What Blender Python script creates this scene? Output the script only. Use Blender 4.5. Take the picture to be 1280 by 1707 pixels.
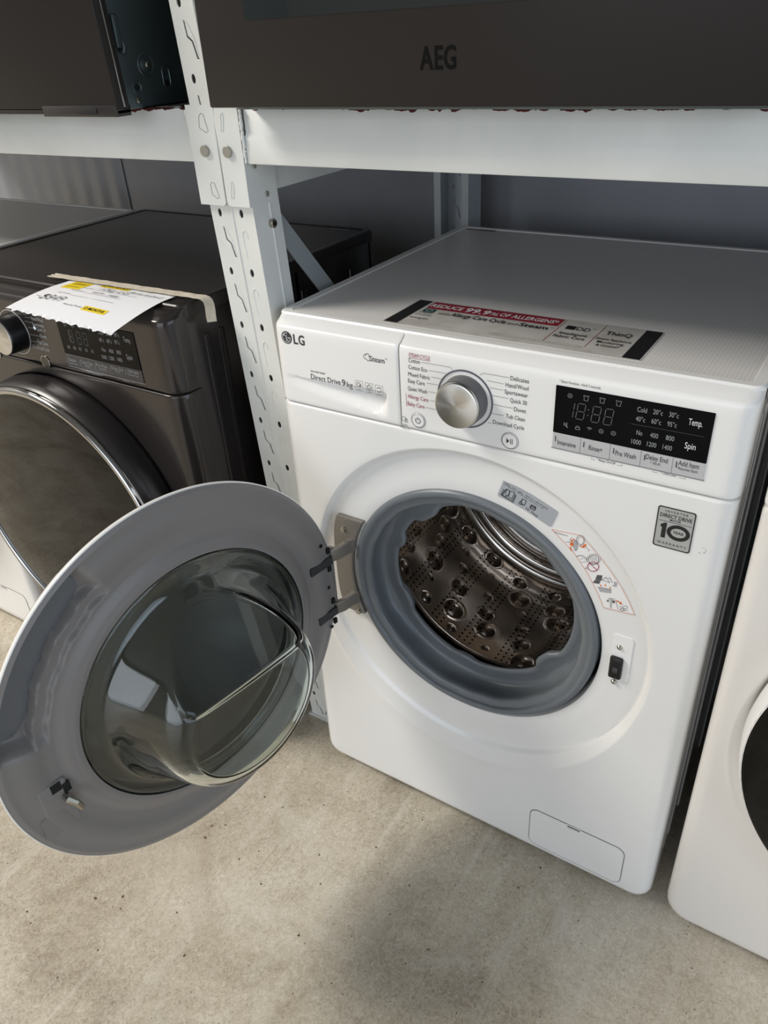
import bpy, bmesh, math, random
from mathutils import Vector, Matrix
random.seed(7)
PI = math.pi
SC = bpy.context.scene
COL = SC.collection
for o in list(bpy.data.objects):
    bpy.data.objects.remove(o)

def lin(c):
    def f(v):
        v /= 255.0
        return v / 12.92 if v <= .04045 else ((v + .055) / 1.055) ** 2.4
    return (f(c[0]), f(c[1]), f(c[2]), 1)

# ------------------------------------------------------------------ camera
CAM_F = 1282.0                       # focal length in pixels of a 1280 x 1707 frame
CAM_P = Vector((.67137, -.74618, 1.16158))
CAM_E = (1.00681, .05259, .56497)
cd = bpy.data.cameras.new('camera')
cam = bpy.data.objects.new('camera', cd)
COL.objects.link(cam)
cam.location = CAM_P
cam.rotation_euler = CAM_E
cd.sensor_fit = 'HORIZONTAL'
cd.sensor_width = 36
cd.lens = CAM_F / 1280 * 36
cd.clip_start = .02
SC.camera = cam
from mathutils import Euler
CAM_R = Euler(CAM_E, 'XYZ').to_matrix()

def ray(px, n, d):
    v = CAM_R @ Vector(((px[0] - 640) / CAM_F, -(px[1] - 853.5) / CAM_F, -1))
    n = Vector(n)
    return CAM_P + v * ((d - n.dot(CAM_P)) / n.dot(v))
def on_y(px, y=0): return ray(px, (0, 1, 0), y)
def on_z(px, z=0): return ray(px, (0, 0, 1), z)

# ------------------------------------------------------------------ world, lights, exposure
w = bpy.data.worlds.new('world')
SC.world = w
w.use_nodes = True
w.node_tree.nodes['Background'].inputs[0].default_value = (.62, .78, 1, 1)
w.node_tree.nodes['Background'].inputs[1].default_value = .8
SC.view_settings.view_transform = 'Standard'
SC.view_settings.look = 'None'
SC.view_settings.gamma = 1
SC.view_settings.use_curve_mapping = False
SC.view_settings.exposure = 0.0

def area(name, loc, target, sx, sy, power, color):
    l = bpy.data.lights.new(name, 'AREA')
    l.shape = 'RECTANGLE'; l.size = sx; l.size_y = sy; l.energy = power; l.color = color
    o = bpy.data.objects.new(name, l)
    COL.objects.link(o)
    o.location = loc
    o.rotation_euler = (Vector(target) - Vector(loc)).to_track_quat('-Z', 'Y').to_euler()
    return o
area('roof_skylight', (-2.9, -1.75, 3.72), (-2.9, -1.75, 0), 1.5, 1.5, 255, (1, .955, .88))
area('roller_door_daylight', (.6, -5.9, 1.75), (.6, 0, 1.75), 4.4, 3.3, 88, (.96, .98, 1))
area('side_door_daylight', (4.5, -1.9, 1.75), (-4, -1.9, 1.75), 3.4, 2.9, 52, (.76, .88, 1))

# ------------------------------------------------------------------ materials
MATS = {}
def mat(name, rgb, rough=.5, metal=0., coat=0., spec=.5, ior=None, trans=0., alpha=None):
    if name in MATS: return MATS[name]
    m = bpy.data.materials.new(name)
    m.use_nodes = True
    b = m.node_tree.nodes['Principled BSDF']
    b.inputs['Base Color'].default_value = lin(rgb)
    b.inputs['Roughness'].default_value = rough
    b.inputs['Metallic'].default_value = metal
    b.inputs['Coat Weight'].default_value = coat
    b.inputs['Coat Roughness'].default_value = .05
    b.inputs['Specular IOR Level'].default_value = spec
    if ior: b.inputs['IOR'].default_value = ior
    b.inputs['Transmission Weight'].default_value = trans
    MATS[name] = m
    return m
def nodes(m): return m.node_tree.nodes, m.node_tree.links, m.node_tree.nodes['Principled BSDF']
def N(m, typ, **kw):
    n = m.node_tree.nodes.new(typ)
    for k, v in kw.items():
        if k in n.inputs: n.inputs[k].default_value = v
        else: setattr(n, k, v)
    return n
def ramp(m, stops):
    r = m.node_tree.nodes.new('ShaderNodeValToRGB')
    e = r.color_ramp.elements
    while len(e) < len(stops): e.new(.5)
    for i, (p, c) in enumerate(stops):
        e[i].position = p
        e[i].color = c if len(c) == 4 else lin(c)
    return r
def noise_bump(m, scale, strength, dist=.001, detail=3):
    ns, L, b = nodes(m)
    tc = N(m, 'ShaderNodeTexCoord')
    n = N(m, 'ShaderNodeTexNoise', Scale=scale, Detail=detail)
    bp = N(m, 'ShaderNodeBump', Strength=strength, Distance=dist)
    L.new(tc.outputs['Object'], n.inputs['Vector'])
    L.new(n.outputs['Fac'], bp.inputs['Height'])
    L.new(bp.outputs['Normal'], b.inputs['Normal'])
    return m
def noise_color(m, scale, c1, c2, lo=.35, hi=.65, detail=4):
    ns, L, b = nodes(m)
    tc = N(m, 'ShaderNodeTexCoord')
    n = N(m, 'ShaderNodeTexNoise', Scale=scale, Detail=detail)
    r = ramp(m, [(lo, c1), (hi, c2)])
    L.new(tc.outputs['Object'], n.inputs['Vector'])
    L.new(n.outputs['Fac'], r.inputs['Fac'])
    L.new(r.outputs['Color'], b.inputs['Base Color'])
    return m

M_WHITE = noise_color(mat('gloss_white_enamel', (232, 231, 229), .22, coat=.3), 3, (230, 229, 227), (235, 234, 232))
M_WPLAS = mat('white_plastic', (235, 234, 232), .28)
M_WTOP = mat('dotted_white_top', (226, 224, 222), .3)
def dots(m, pitch, depth, dark, light):
    ns, L, b = nodes(m)
    tc = N(m, 'ShaderNodeTexCoord')
    mp = N(m, 'ShaderNodeMapping')
    mp.inputs['Scale'].default_value = (1 / pitch, 1 / pitch, 1 / pitch)
    fr = N(m, 'ShaderNodeVectorMath', operation='FRACTION')
    sb = N(m, 'ShaderNodeVectorMath', operation='SUBTRACT')
    sb.inputs[1].default_value = (.5, .5, 0)
    mu = N(m, 'ShaderNodeVectorMath', operation='MULTIPLY')
    mu.inputs[1].default_value = (1, 1, 0)
    ln = N(m, 'ShaderNodeVectorMath', operation='LENGTH')
    r = ramp(m, [(.22, dark), (.34, light)])
    L.new(tc.outputs['Object'], mp.inputs['Vector'])
    L.new(mp.outputs['Vector'], fr.inputs[0]); L.new(fr.outputs[0], sb.inputs[0])
    L.new(sb.outputs[0], mu.inputs[0]); L.new(mu.outputs[0], ln.inputs[0])
    L.new(ln.outputs['Value'], r.inputs['Fac'])
    L.new(r.outputs['Color'], b.inputs['Base Color'])
    bp = N(m, 'ShaderNodeBump', Strength=.4, Distance=depth)
    L.new(ln.outputs['Value'], bp.inputs['Height'])
    L.new(bp.outputs['Normal'], b.inputs['Normal'])
    return m
dots(M_WTOP, .0042, .0003, (212, 207, 206), (228, 226, 224))
M_DTOP = dots(mat('dotted_dark_top', (38, 34, 33), .35), .0042, .0004, (30, 27, 26), (44, 40, 39))
M_DARK = mat('dark_steel_finish', (56, 52, 51), .22, metal=.45, coat=.15)
M_DPLAS = mat('dark_plastic', (40, 37, 37), .3)
M_BLACK = mat('black_plastic', (16, 16, 17), .35)
M_VOID = mat('matt_black_inside', (12, 12, 12), .8)
M_BGLASS = mat('black_display_glass', (8, 8, 11), .08, spec=.09)
M_TINT = mat('tinted_door_glass', (8, 8, 8), .03, spec=.28)
M_OVENG = mat('oven_front_glass', (43, 40, 39), .3, spec=.15)
M_OVENW = mat('oven_window_glass', (30, 36, 38), .03, coat=.5)
M_SILVER = mat('silver_buttons', (196, 197, 200), .35, metal=.35)
M_CHROME = mat('chrome', (176, 176, 176), .09, metal=1.)
M_ZINC = mat('zinc_screw', (176, 172, 160), .3, metal=1.)
M_RIVET = mat('dull_rivet', (168, 166, 156), .4, metal=.6)
M_GASKET = noise_bump(mat('grey_rubber', (104, 109, 114), .36), 60, .12, .002)
M_DOORGREY = noise_bump(mat('grey_door_plastic', (128, 124, 122), .42), 900, .05, .0003)
M_HINGE = mat('hinge_metal', (132, 127, 121), .38, metal=.5)
M_GLASS = mat('clear_bowl_glass', (238, 245, 243), .01, trans=1., ior=1.5)
M_INK = mat('dark_ink', (52, 52, 58), .5)
M_INKB = mat('black_ink', (18, 18, 20), .5)
M_INKR = mat('red_ink', (150, 50, 66), .5)
M_INKW = mat('white_ink', (225, 225, 226), .5)
M_INKG = mat('grey_ink', (150, 152, 155), .5)
M_INKDG = mat('faint_grey_ink', (84, 86, 90), .5)
M_STEAL = mat('foil_label', (176, 176, 174), .4, metal=.2)
M_FILM = mat('label_silver_film', (172, 176, 183), .35, metal=.2)
M_STICK = noise_color(mat('grey_sticker', (190, 186, 182), .3), 30, (176, 172, 166), (196, 193, 190))
M_CRIM = mat('crimson_print', (140, 18, 44), .3)
M_ORANGE = mat('orange_print', (232, 112, 40), .5)
M_PALEO = mat('pale_orange_print', (222, 150, 122), .5)
M_LABELW = mat('white_label', (236, 234, 232), .35)
M_TEAL = mat('dark_teal_print', (24, 70, 66), .35)
M_PAPER = mat('paper', (238, 238, 242), .8)
M_YEL = mat('yellow_highlight', (245, 215, 30), .7)
M_TAPE = noise_color(mat('masking_tape', (216, 206, 188), .6), 60, (206, 195, 176), (224, 215, 199))
M_RACK = noise_color(mat('white_powder_coat', (222, 223, 220), .38), 9, (214, 216, 213), (227, 228, 224))
M_RACKB = mat('galvanised_post', (190, 196, 200), .4, metal=.3)
M_BRACE = mat('brace_steel', (170, 176, 178), .45, metal=.35)
M_OVSIDE = noise_color(mat('oven_zinc_side', (86, 98, 100), .35, metal=.7), 4, (78, 90, 92), (98, 110, 112))
M_HATCH = mat('seam_shadow_grey', (120, 120, 120), .6)

def brushed_dial():
    m = mat('brushed_dial', (205, 204, 200), .3, metal=1.)
    ns, L, b = nodes(m)
    b.inputs['Anisotropic'].default_value = .85
    tg = N(m, 'ShaderNodeTangent', direction_type='RADIAL', axis='Y')
    L.new(tg.outputs['Tangent'], b.inputs['Tangent'])
    return m
M_DIAL = brushed_dial()

def drum_mat():
    m = mat('perforated_drum_steel', (190, 182, 176), .15, metal=1.)
    ns, L, b = nodes(m)
    uv = N(m, 'ShaderNodeUVMap')
    uv.uv_map = 'UVMap'
    mp = N(m, 'ShaderNodeMapping'); mp.inputs['Scale'].default_value = (1 / .0105, 1 / .0105, 0)
    fr = N(m, 'ShaderNodeVectorMath', operation='FRACTION')
    sb = N(m, 'ShaderNodeVectorMath', operation='SUBTRACT'); sb.inputs[1].default_value = (.5, .5, 0)
    ln = N(m, 'ShaderNodeVectorMath', operation='LENGTH')
    r = ramp(m, [(.16, (14, 12, 11)), (.21, (222, 212, 203))])
    L.new(uv.outputs['UV'], mp.inputs['Vector']); L.new(mp.outputs['Vector'], fr.inputs[0])
    L.new(fr.outputs[0], sb.inputs[0]); L.new(sb.outputs[0], ln.inputs[0])
    # perforations come in bands round the drum
    sx = N(m, 'ShaderNodeSeparateXYZ'); L.new(uv.outputs['UV'], sx.inputs[0])
    wv = N(m, 'ShaderNodeMath', operation='MULTIPLY'); wv.inputs[1].default_value = 2 * PI / .0694
    L.new(sx.outputs[0], wv.inputs[0])
    sn = N(m, 'ShaderNodeMath', operation='SINE'); L.new(wv.outputs[0], sn.inputs[0])
    lt = N(m, 'ShaderNodeMath', operation='LESS_THAN'); lt.inputs[1].default_value = .1; L.new(sn.outputs[0], lt.inputs[0])
    mx = N(m, 'ShaderNodeMath', operation='MAXIMUM'); L.new(ln.outputs['Value'], mx.inputs[0]); L.new(lt.outputs[0], mx.inputs[1])
    L.new(mx.outputs[0], r.inputs['Fac']); L.new(r.outputs['Color'], b.inputs['Base Color'])
    return m
M_DRUM = drum_mat()
M_STEEL = mat('plain_drum_steel', (190, 184, 178), .16, metal=1.)

def floor_mat():
    m = mat('worn_concrete', (172, 165, 150), .42)
    ns, L, b = nodes(m)
    tc = N(m, 'ShaderNodeTexCoord')
    def noise(scale, detail=6, rough=.6, vec=None, dist=0):
        n = N(m, 'ShaderNodeTexNoise', Scale=scale, Detail=detail, Roughness=rough, Distortion=dist)
        L.new(vec or tc.outputs['Object'], n.inputs['Vector'])
        return n
    def mix(a, c, fac, typ='MIX'):
        x = N(m, 'ShaderNodeMix', data_type='RGBA', blend_type=typ)
        L.new(fac, x.inputs[0])
        if isinstance(a, tuple): x.inputs[6].default_value = a
        else: L.new(a, x.inputs[6])
        if isinstance(c, tuple): x.inputs[7].default_value = c
        else: L.new(c, x.inputs[7])
        return x.outputs[2]
    big = noise(2.6, 9, .66, dist=.8)
    r1 = ramp(m, [(.34, (136, 123, 103)), (.45, (174, 162, 141)), (.55, (197, 186, 166)), (.68, (217, 208, 192))])
    L.new(big.outputs['Fac'], r1.inputs['Fac'])
    fine = noise(150, 9, .85, dist=1.2)
    r2 = ramp(m, [(.34, (104, 95, 82)), (.48, (176, 167, 151)), (.60, (228, 222, 210))])
    L.new(fine.outputs['Fac'], r2.inputs['Fac'])
    c = N(m, 'ShaderNodeMix', data_type='RGBA'); c.inputs[0].default_value = .42
    L.new(r1.outputs['Color'], c.inputs[6]); L.new(r2.outputs['Color'], c.inputs[7])
    col = c.outputs[2]
    # brown and grey patchy stains, pale worn patches
    for sc, lo, hi, cc, amt in ((4.2, .53, .68, (134, 115, 92), 165), (7.5, .58, .72, (120, 114, 106), 120), (5.1, .54, .68, (218, 213, 203), 165), (17, .60, .72, (140, 122, 100), 120)):
        mp = N(m, 'ShaderNodeMapping'); mp.inputs['Location'].default_value = (sc * 3.7, sc * 1.3, 0)
        L.new(tc.outputs['Object'], mp.inputs['Vector'])
        st = noise(sc, 8, .72, mp.outputs['Vector'], 1.0)
        rs = ramp(m, [(lo, (0, 0, 0)), (hi, (amt, amt, amt))])
        L.new(st.outputs['Fac'], rs.inputs['Fac'])
        col = mix(col, lin(cc), rs.outputs['Color'])
    # long scuffs and thin scratches: stretched noise in several directions
    for ang, sc, seed, lo, hi, cc in ((.6, (30, 1.6, 1), 3.1, .57, .72, (218, 212, 200)), (-.5, (150, 3.0, 1), 8.7, .69, .72, (110, 98, 82)), (1.2, (26, 1.4, 1), 5.2, .59, .74, (212, 205, 192)),
                                      (.9, (170, 2.6, 1), 1.7, .69, .72, (116, 104, 88)), (2.3, (140, 2.4, 1), 6.4, .70, .73, (222, 218, 208)), (.15, (160, 2.8, 1), 4.4, .70, .73, (120, 106, 88))):
        mp = N(m, 'ShaderNodeMapping'); mp.inputs['Rotation'].default_value = (0, 0, ang)
        mp.inputs['Scale'].default_value = sc; mp.inputs['Location'].default_value = (seed, seed, 0)
        L.new(tc.outputs['Object'], mp.inputs['Vector'])
        sn = noise(1.2, 3, .55, mp.outputs['Vector'])
        rr = ramp(m, [(lo, (0, 0, 0)), (hi, (150, 150, 150))])
        L.new(sn.outputs['Fac'], rr.inputs['Fac'])
        col = mix(col, lin(cc), rr.outputs['Color'])
    # dark specks of old dirt
    for sc, th in ((26, .055), (48, .075), (110, .09)):
        v = N(m, 'ShaderNodeTexVoronoi', Scale=sc); v.inputs['Randomness'].default_value = 1
        dn = noise(sc * 4, 4)
        ad = N(m, 'ShaderNodeMath', operation='MULTIPLY_ADD')
        ad.inputs[1].default_value = .34; ad.inputs[2].default_value = -.17
        L.new(tc.outputs['Object'], v.inputs['Vector'])
        L.new(dn.outputs['Fac'], ad.inputs[0])
        sm = N(m, 'ShaderNodeMath', operation='ADD')
        L.new(v.outputs['Distance'], sm.inputs[0]); L.new(ad.outputs[0], sm.inputs[1])
        cn = N(m, 'ShaderNodeSeparateColor'); L.new(v.outputs['Color'], cn.inputs[0])
        gt = N(m, 'ShaderNodeMath', operation='GREATER_THAN'); gt.inputs[1].default_value = .86 if sc < 30 else .76
        L.new(cn.outputs[0], gt.inputs[0])
        lt = N(m, 'ShaderNodeMath', operation='LESS_THAN'); lt.inputs[1].default_value = th
        L.new(sm.outputs[0], lt.inputs[0])
        an = N(m, 'ShaderNodeMath', operation='MULTIPLY')
        L.new(gt.outputs[0], an.inputs[0]); L.new(lt.outputs[0], an.inputs[1])
        col = mix(col, lin((92, 74, 58)), an.outputs[0])
    L.new(col, b.inputs['Base Color'])
    rr = ramp(m, [(.3, (120, 120, 120)), (.7, (175, 175, 175))])
    L.new(fine.outputs['Fac'], rr.inputs['Fac'])
    L.new(rr.outputs['Color'], b.inputs['Roughness'])
    bp = N(m, 'ShaderNodeBump', Strength=.12, Distance=.001)
    L.new(fine.outputs['Fac'], bp.inputs['Height']); L.new(bp.outputs['Normal'], b.inputs['Normal'])
    return m
M_FLOOR = floor_mat()
M_SHEET = noise_color(mat('galvanised_wall_sheet', (150, 152, 156), .5, metal=.25), 2.2, (140, 143, 150), (160, 162, 167))
M_WALL = mat('painted_wall', (150, 148, 145), .8)
M_CEIL = mat('ceiling_sheet', (140, 140, 139), .8)
def rack_beam_mat():
    m = noise_color(mat('beam_powder_coat', (222, 223, 220), .36), 9, (216, 218, 215), (228, 229, 226))
    ns, L, b = nodes(m)
    old = b.inputs['Base Color'].links[0].from_socket
    g = N(m, 'ShaderNodeNewGeometry')
    sp = N(m, 'ShaderNodeSeparateXYZ'); L.new(g.outputs['Position'], sp.inputs[0])
    mp = N(m, 'ShaderNodeMapping'); mp.inputs['Scale'].default_value = (1, 1, 1)
    n1 = N(m, 'ShaderNodeTexNoise', Scale=55, Detail=4); n2 = N(m, 'ShaderNodeTexNoise', Scale=6, Detail=2)
    L.new(g.outputs['Position'], n1.inputs['Vector']); L.new(g.outputs['Position'], n2.inputs['Vector'])
    # chips only where the worn top arris is: height + noise above a threshold
    a = N(m, 'ShaderNodeMath', operation='MULTIPLY_ADD'); a.inputs[1].default_value = .016
    L.new(n1.outputs['Fac'], a.inputs[0]); L.new(sp.outputs['Z'], a.inputs[2])
    c = N(m, 'ShaderNodeMath', operation='MULTIPLY_ADD'); c.inputs[1].default_value = .012
    L.new(n2.outputs['Fac'], c.inputs[0]); L.new(a.outputs[0], c.inputs[2])
    gt = N(m, 'ShaderNodeMath', operation='GREATER_THAN'); gt.inputs[1].default_value = 1.1018
    L.new(c.outputs[0], gt.inputs[0])
    x = N(m, 'ShaderNodeMix', data_type='RGBA')
    L.new(gt.outputs[0], x.inputs[0]); L.new(old, x.inputs[6]); x.inputs[7].default_value = lin((84, 34, 34))
    L.new(x.outputs[2], b.inputs['Base Color'])
    return m
M_BEAM = rack_beam_mat()

# ------------------------------------------------------------------ mesh helpers
def obj(name, verts, faces, m, parent=None, smooth=True, ang=35, uvs=None):
    me = bpy.data.meshes.new(name)
    me.from_pydata([tuple(v) for v in verts], [], faces)
    me.validate()
    if uvs:
        ul = me.uv_layers.new(name='UVMap')
        for l in me.loops: ul.data[l.index].uv = uvs[l.vertex_index]
    bm = bmesh.new(); bm.from_mesh(me)
    bmesh.ops.recalc_face_normals(bm, faces=bm.faces)
    bm.to_mesh(me); bm.free()
    if smooth:
        me.shade_smooth(); me.set_sharp_from_angle(angle=math.radians(ang))
    if m: me.materials.append(m)
    o = bpy.data.objects.new(name, me)
    COL.objects.link(o)
    if parent: o.parent = parent
    return o
class MB:
    """collects simple shapes; build() links them as one mesh object"""
    def __init__(s): s.v = []; s.f = []
    def add(s, v, f):
        k = len(s.v); s.v += [Vector(x) for x in v]; s.f += [tuple(i + k for i in q) for q in f]; return s
    def box(s, x0, x1, y0, y1, z0, z1, bev=0., seg=2):
        bm = bmesh.new()
        bmesh.ops.create_cube(bm, size=1)
        for q in bm.verts:
            q.co = Vector(((x0 + x1) / 2 + q.co.x * (x1 - x0), (y0 + y1) / 2 + q.co.y * (y1 - y0), (z0 + z1) / 2 + q.co.z * (z1 - z0)))
        if bev: bmesh.ops.bevel(bm, geom=bm.edges[:], offset=bev, segments=seg, profile=.5, affect='EDGES')
        bm.verts.index_update()
        s.add([q.co.copy() for q in bm.verts], [[q.index for q in f.verts] for f in bm.faces]); bm.free(); return s
    def obox(s, o, ex, ey, ez, a, b, c, bev=0., seg=2):
        """box with half sizes a b c about o along axes"""
        t = MB().box(-a, a, -b, b, -c, c, bev, seg)
        s.add([Vector(o) + ex * q.x + ey * q.y + ez * q.z for q in t.v], t.f); return s
    def lathe(s, prof, c, ax, up=(0, 0, 1), n=64, a0=0., a1=2 * PI, shape=None):
        """profile of (radius, along-axis)"""
        ax = Vector(ax).normalized(); up = Vector(up); ex = up.cross(ax).normalized(); ey = ax.cross(ex); c = Vector(c)
        full = abs(a1 - a0 - 2 * PI) < 1e-6
        m = n if full else n + 1
        v = []; f = []
        for i in range(m):
            a = a0 + (a1 - a0) * i / n
            for r, d in prof:
                v.append(c + (ex * math.cos(a) + ey * math.sin(a)) * r + ax * d)
        k = len(prof)
        for i in range(n):
            j = (i + 1) % m
            for q in range(k - 1): f.append((i * k + q, j * k + q, j * k + q + 1, i * k + q + 1))
        s.add(v, f); return s
    def cyl(s, c, ax, r, h, n=24, bev=0., r2=None):
        r2 = r if r2 is None else r2
        return s.lathe([(0, 0), (r - bev, 0), (r, bev), (r2, h - bev), (r2 - bev, h), (0, h)], c, ax, up=(0, 0, 1) if abs(Vector(ax).normalized().z) < .9 else (0, 1, 0), n=n)
    def tube(s, pts, r, n=8, cap=True):
        pts = [Vector(p) for p in pts]; v = []; f = []
        prev = None
        for i, p in enumerate(pts):
            d = (pts[min(i + 1, len(pts) - 1)] - pts[max(i - 1, 0)]).normalized()
            ref = prev if prev is not None else (Vector((0, 0, 1)) if abs(d.z) < .9 else Vector((0, 1, 0)))
            ex = d.cross(ref).cross(d).normalized(); ey = d.cross(ex); prev = ex
            rr = r[i] if isinstance(r, (list, tuple)) else r
            for k in range(n):
                a = 2 * PI * k / n
                v.append(p + ex * math.cos(a) * rr + ey * math.sin(a) * rr)
        for i in range(len(pts) - 1):
            for k in range(n): f.append((i * n + k, i * n + (k + 1) % n, (i + 1) * n + (k + 1) % n, (i + 1) * n + k))
        if cap: f.append(tuple(range(n))); f.append(tuple(range((len(pts) - 1) * n, len(pts) * n)))
        s.add(v, f); return s
    def extrude(s, outline, o, ex, ey, en, h):
        """convex or simple polygon outline in (ex, ey), thickness h along en"""
        o = Vector(o); ex = Vector(ex); ey = Vector(ey); en = Vector(en); n = len(outline)
        v = [o + ex * a + ey * b for a, b in outline] + [o + ex * a + ey * b + en * h for a, b in outline]
        f = [tuple(range(n)), tuple(range(n, 2 * n))] + [(i, (i + 1) % n, (i + 1) % n + n, i + n) for i in range(n)]
        s.add(v, f); return s
    def grid(s, fn, nu, nv, closeu=False):
        v = [fn(i / nu, j / nv) for i in range(nu if closeu else nu + 1) for j in range(nv + 1)]
        m = nu if closeu else nu + 1; k = nv + 1
        f = [(i * k + j, ((i + 1) % m) * k + j, ((i + 1) % m) * k + j + 1, i * k + j + 1) for i in range(nu) for j in range(nv)]
        s.add(v, f); return s
    def build(s, name, m, parent=None, smooth=True, ang=35): return obj(name, s.v, s.f, m, parent, smooth, ang)
def plate(name, outer, holes, o, ex, ey, en, th, m, parent):
    """flat plate with holes: filled 2D curve turned into a mesh"""
    cu = bpy.data.curves.new(name, 'CURVE'); cu.dimensions = '2D'; cu.fill_mode = 'BOTH'; cu.extrude = th / 2
    for loop in [outer] + holes:
        sp = cu.splines.new('POLY'); sp.points.add(len(loop) - 1)
        for p, (a, b) in zip(sp.points, loop): p.co = (a, b, 0, 1)
        sp.use_cyclic_u = True
    t = bpy.data.objects.new(name, cu); COL.objects.link(t)
    bpy.context.view_layer.update()
    me = bpy.data.meshes.new_from_object(t.evaluated_get(bpy.context.evaluated_depsgraph_get()))
    bpy.data.objects.remove(t); bpy.data.curves.remove(cu)
    o = Vector(o); ex = Vector(ex); ey = Vector(ey); en = Vector(en)
    v = [o + ex * q.co.x + ey * q.co.y + en * (q.co.z + th / 2) for q in me.vertices]
    f = [tuple(p.vertices) for p in me.polygons]
    bpy.data.meshes.remove(me)
    return MB().add(v, f).build(name, m, parent, smooth=False) if name else (v, f)
def rrect(x0, x1, y0, y1, r, n=6, corners=(1, 1, 1, 1)):
    out = []
    for k, (cx, cy, a) in enumerate(((x1 - r, y1 - r, 0), (x0 + r, y1 - r, PI / 2), (x0 + r, y0 + r, PI), (x1 - r, y0 + r, 1.5 * PI))):
        if not corners[k]:
            out.append(((x1, x0, x0, x1)[k], (y1, y1, y0, y0)[k])); continue
        for i in range(n + 1):
            b = a + PI / 2 * i / n
            out.append((cx + r * math.cos(b), cy + r * math.sin(b)))
    return out
def oval(cx, cy, rx, ry, n=16): return [(cx + rx * math.cos(2 * PI * i / n), cy + ry * math.sin(2 * PI * i / n)) for i in range(n)]
def thing(name, label, cat, loc=(0, 0, 0), group=None):
    o = bpy.data.objects.new(name, None); COL.objects.link(o); o.location = loc; o.empty_display_size = .05
    o['label'] = label; o['category'] = cat
    if group: o['group'] = group
    return o
def struct(o): o['kind'] = 'structure'; return o

# ---- flat print: text and line work, built as thin geometry on its surface
INKS = []
class Ink:
    def __init__(s, name, m, parent, o, ex, ey, off, org=(0, 0, 0)):
        s.name = name; s.m = m; s.parent = parent; s.o = Vector(o); s.ex = Vector(ex); s.ey = Vector(ey)
        s.en = s.ex.cross(s.ey).normalized(); s.off = off; s.org = Vector(org); s.mb = MB(); s.tx = []; INKS.append(s)
    def P(s, a, b): return s.o + s.ex * a + s.ey * b + s.en * s.off - s.org
    def poly(s, pts): s.mb.add([s.P(*p) for p in pts], [tuple(range(len(pts)))]); return s
    def rect(s, x0, x1, y0, y1): return s.poly([(x0, y0), (x1, y0), (x1, y1), (x0, y1)])
    def line(s, pts, wd, closed=False):
        if closed: pts = list(pts) + [pts[0]]
        for (a, b), (c, d) in zip(pts, pts[1:]):
            L = math.hypot(c - a, d - b)
            if L < 1e-7: continue
            ux, uy = (c - a) / L * wd / 2, (d - b) / L * wd / 2
            s.poly([(a - uy - ux * .4, b + ux - uy * .4), (a + uy - ux * .4, b - ux - uy * .4), (c + uy + ux * .4, d - ux + uy * .4), (c - uy + ux * .4, d + ux + uy * .4)])
        return s
    def ring(s, cx, cy, r, wd, n=32, ry=None):
        ry = r if ry is None else ry
        for i in range(n):
            a, b = 2 * PI * i / n, 2 * PI * (i + 1) / n
            s.poly([(cx + (r + wd / 2) * math.cos(a), cy + (ry + wd / 2) * math.sin(a)), (cx + (r + wd / 2) * math.cos(b), cy + (ry + wd / 2) * math.sin(b)),
                    (cx + (r - wd / 2) * math.cos(b), cy + (ry - wd / 2) * math.sin(b)), (cx + (r - wd / 2) * math.cos(a), cy + (ry - wd / 2) * math.sin(a))])
        return s
    def arc(s, cx, cy, r, a0, a1, wd, n=14): return s.line([(cx + r * math.cos(a0 + (a1 - a0) * i / n), cy + r * math.sin(a0 + (a1 - a0) * i / n)) for i in range(n + 1)], wd)
    def text(s, t, x, y, h, width=None, shear=0., bold=0., align='l', tilt=0., thin=0.):
        s.tx.append((t, x, y, h, width, shear, bold, align, tilt)); return s
def flush_inks():
    need = {}
    for k in INKS:
        for t in k.tx: need[(t[0], t[6])] = None
    tmp = {}
    for key in need:
        cu = bpy.data.curves.new('txt', 'FONT'); cu.body = key[0]; cu.offset = key[1]; cu.resolution_u = 3
        o = bpy.data.objects.new('txt', cu); COL.objects.link(o); tmp[key] = o
    bpy.context.view_layer.update()
    dg = bpy.context.evaluated_depsgraph_get()
    for key, o in tmp.items():
        me = bpy.data.meshes.new_from_object(o.evaluated_get(dg))
        need[key] = ([q.co.copy() for q in me.vertices], [tuple(p.vertices) for p in me.polygons])
        bpy.data.meshes.remove(me)
    for o in tmp.values():
        cu = o.data; bpy.data.objects.remove(o); bpy.data.curves.remove(cu)
    for k in INKS:
        for t, x, y, h, width, shear, bold, align, tilt in k.tx:
            v, f = need[(t, bold)]
            if not v: continue
            x0 = min(q.x for q in v); x1 = max(q.x for q in v)
            sy = h / .70; sx = (width / (x1 - x0)) if width else sy
            wd = (x1 - x0) * sx
            ox = x - (0 if align == 'l' else wd if align == 'r' else wd / 2)
            ct, st = math.cos(tilt), math.sin(tilt)
            pts = []
            for q in v:
                a = (q.x - x0) * sx + shear * q.y * sy; b = q.y * sy
                pts.append(k.P(ox + a * ct - b * st, y + a * st + b * ct))
            k.mb.add(pts, f)
        if k.mb.v:
            o = k.mb.build(k.name, k.m, k.parent, smooth=False)
            if k.name != 'letter' and 'banner' not in k.name and 'bar' not in k.name and 'highlight' not in k.name: o['kind'] = 'stuff'   # fine print

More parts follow.
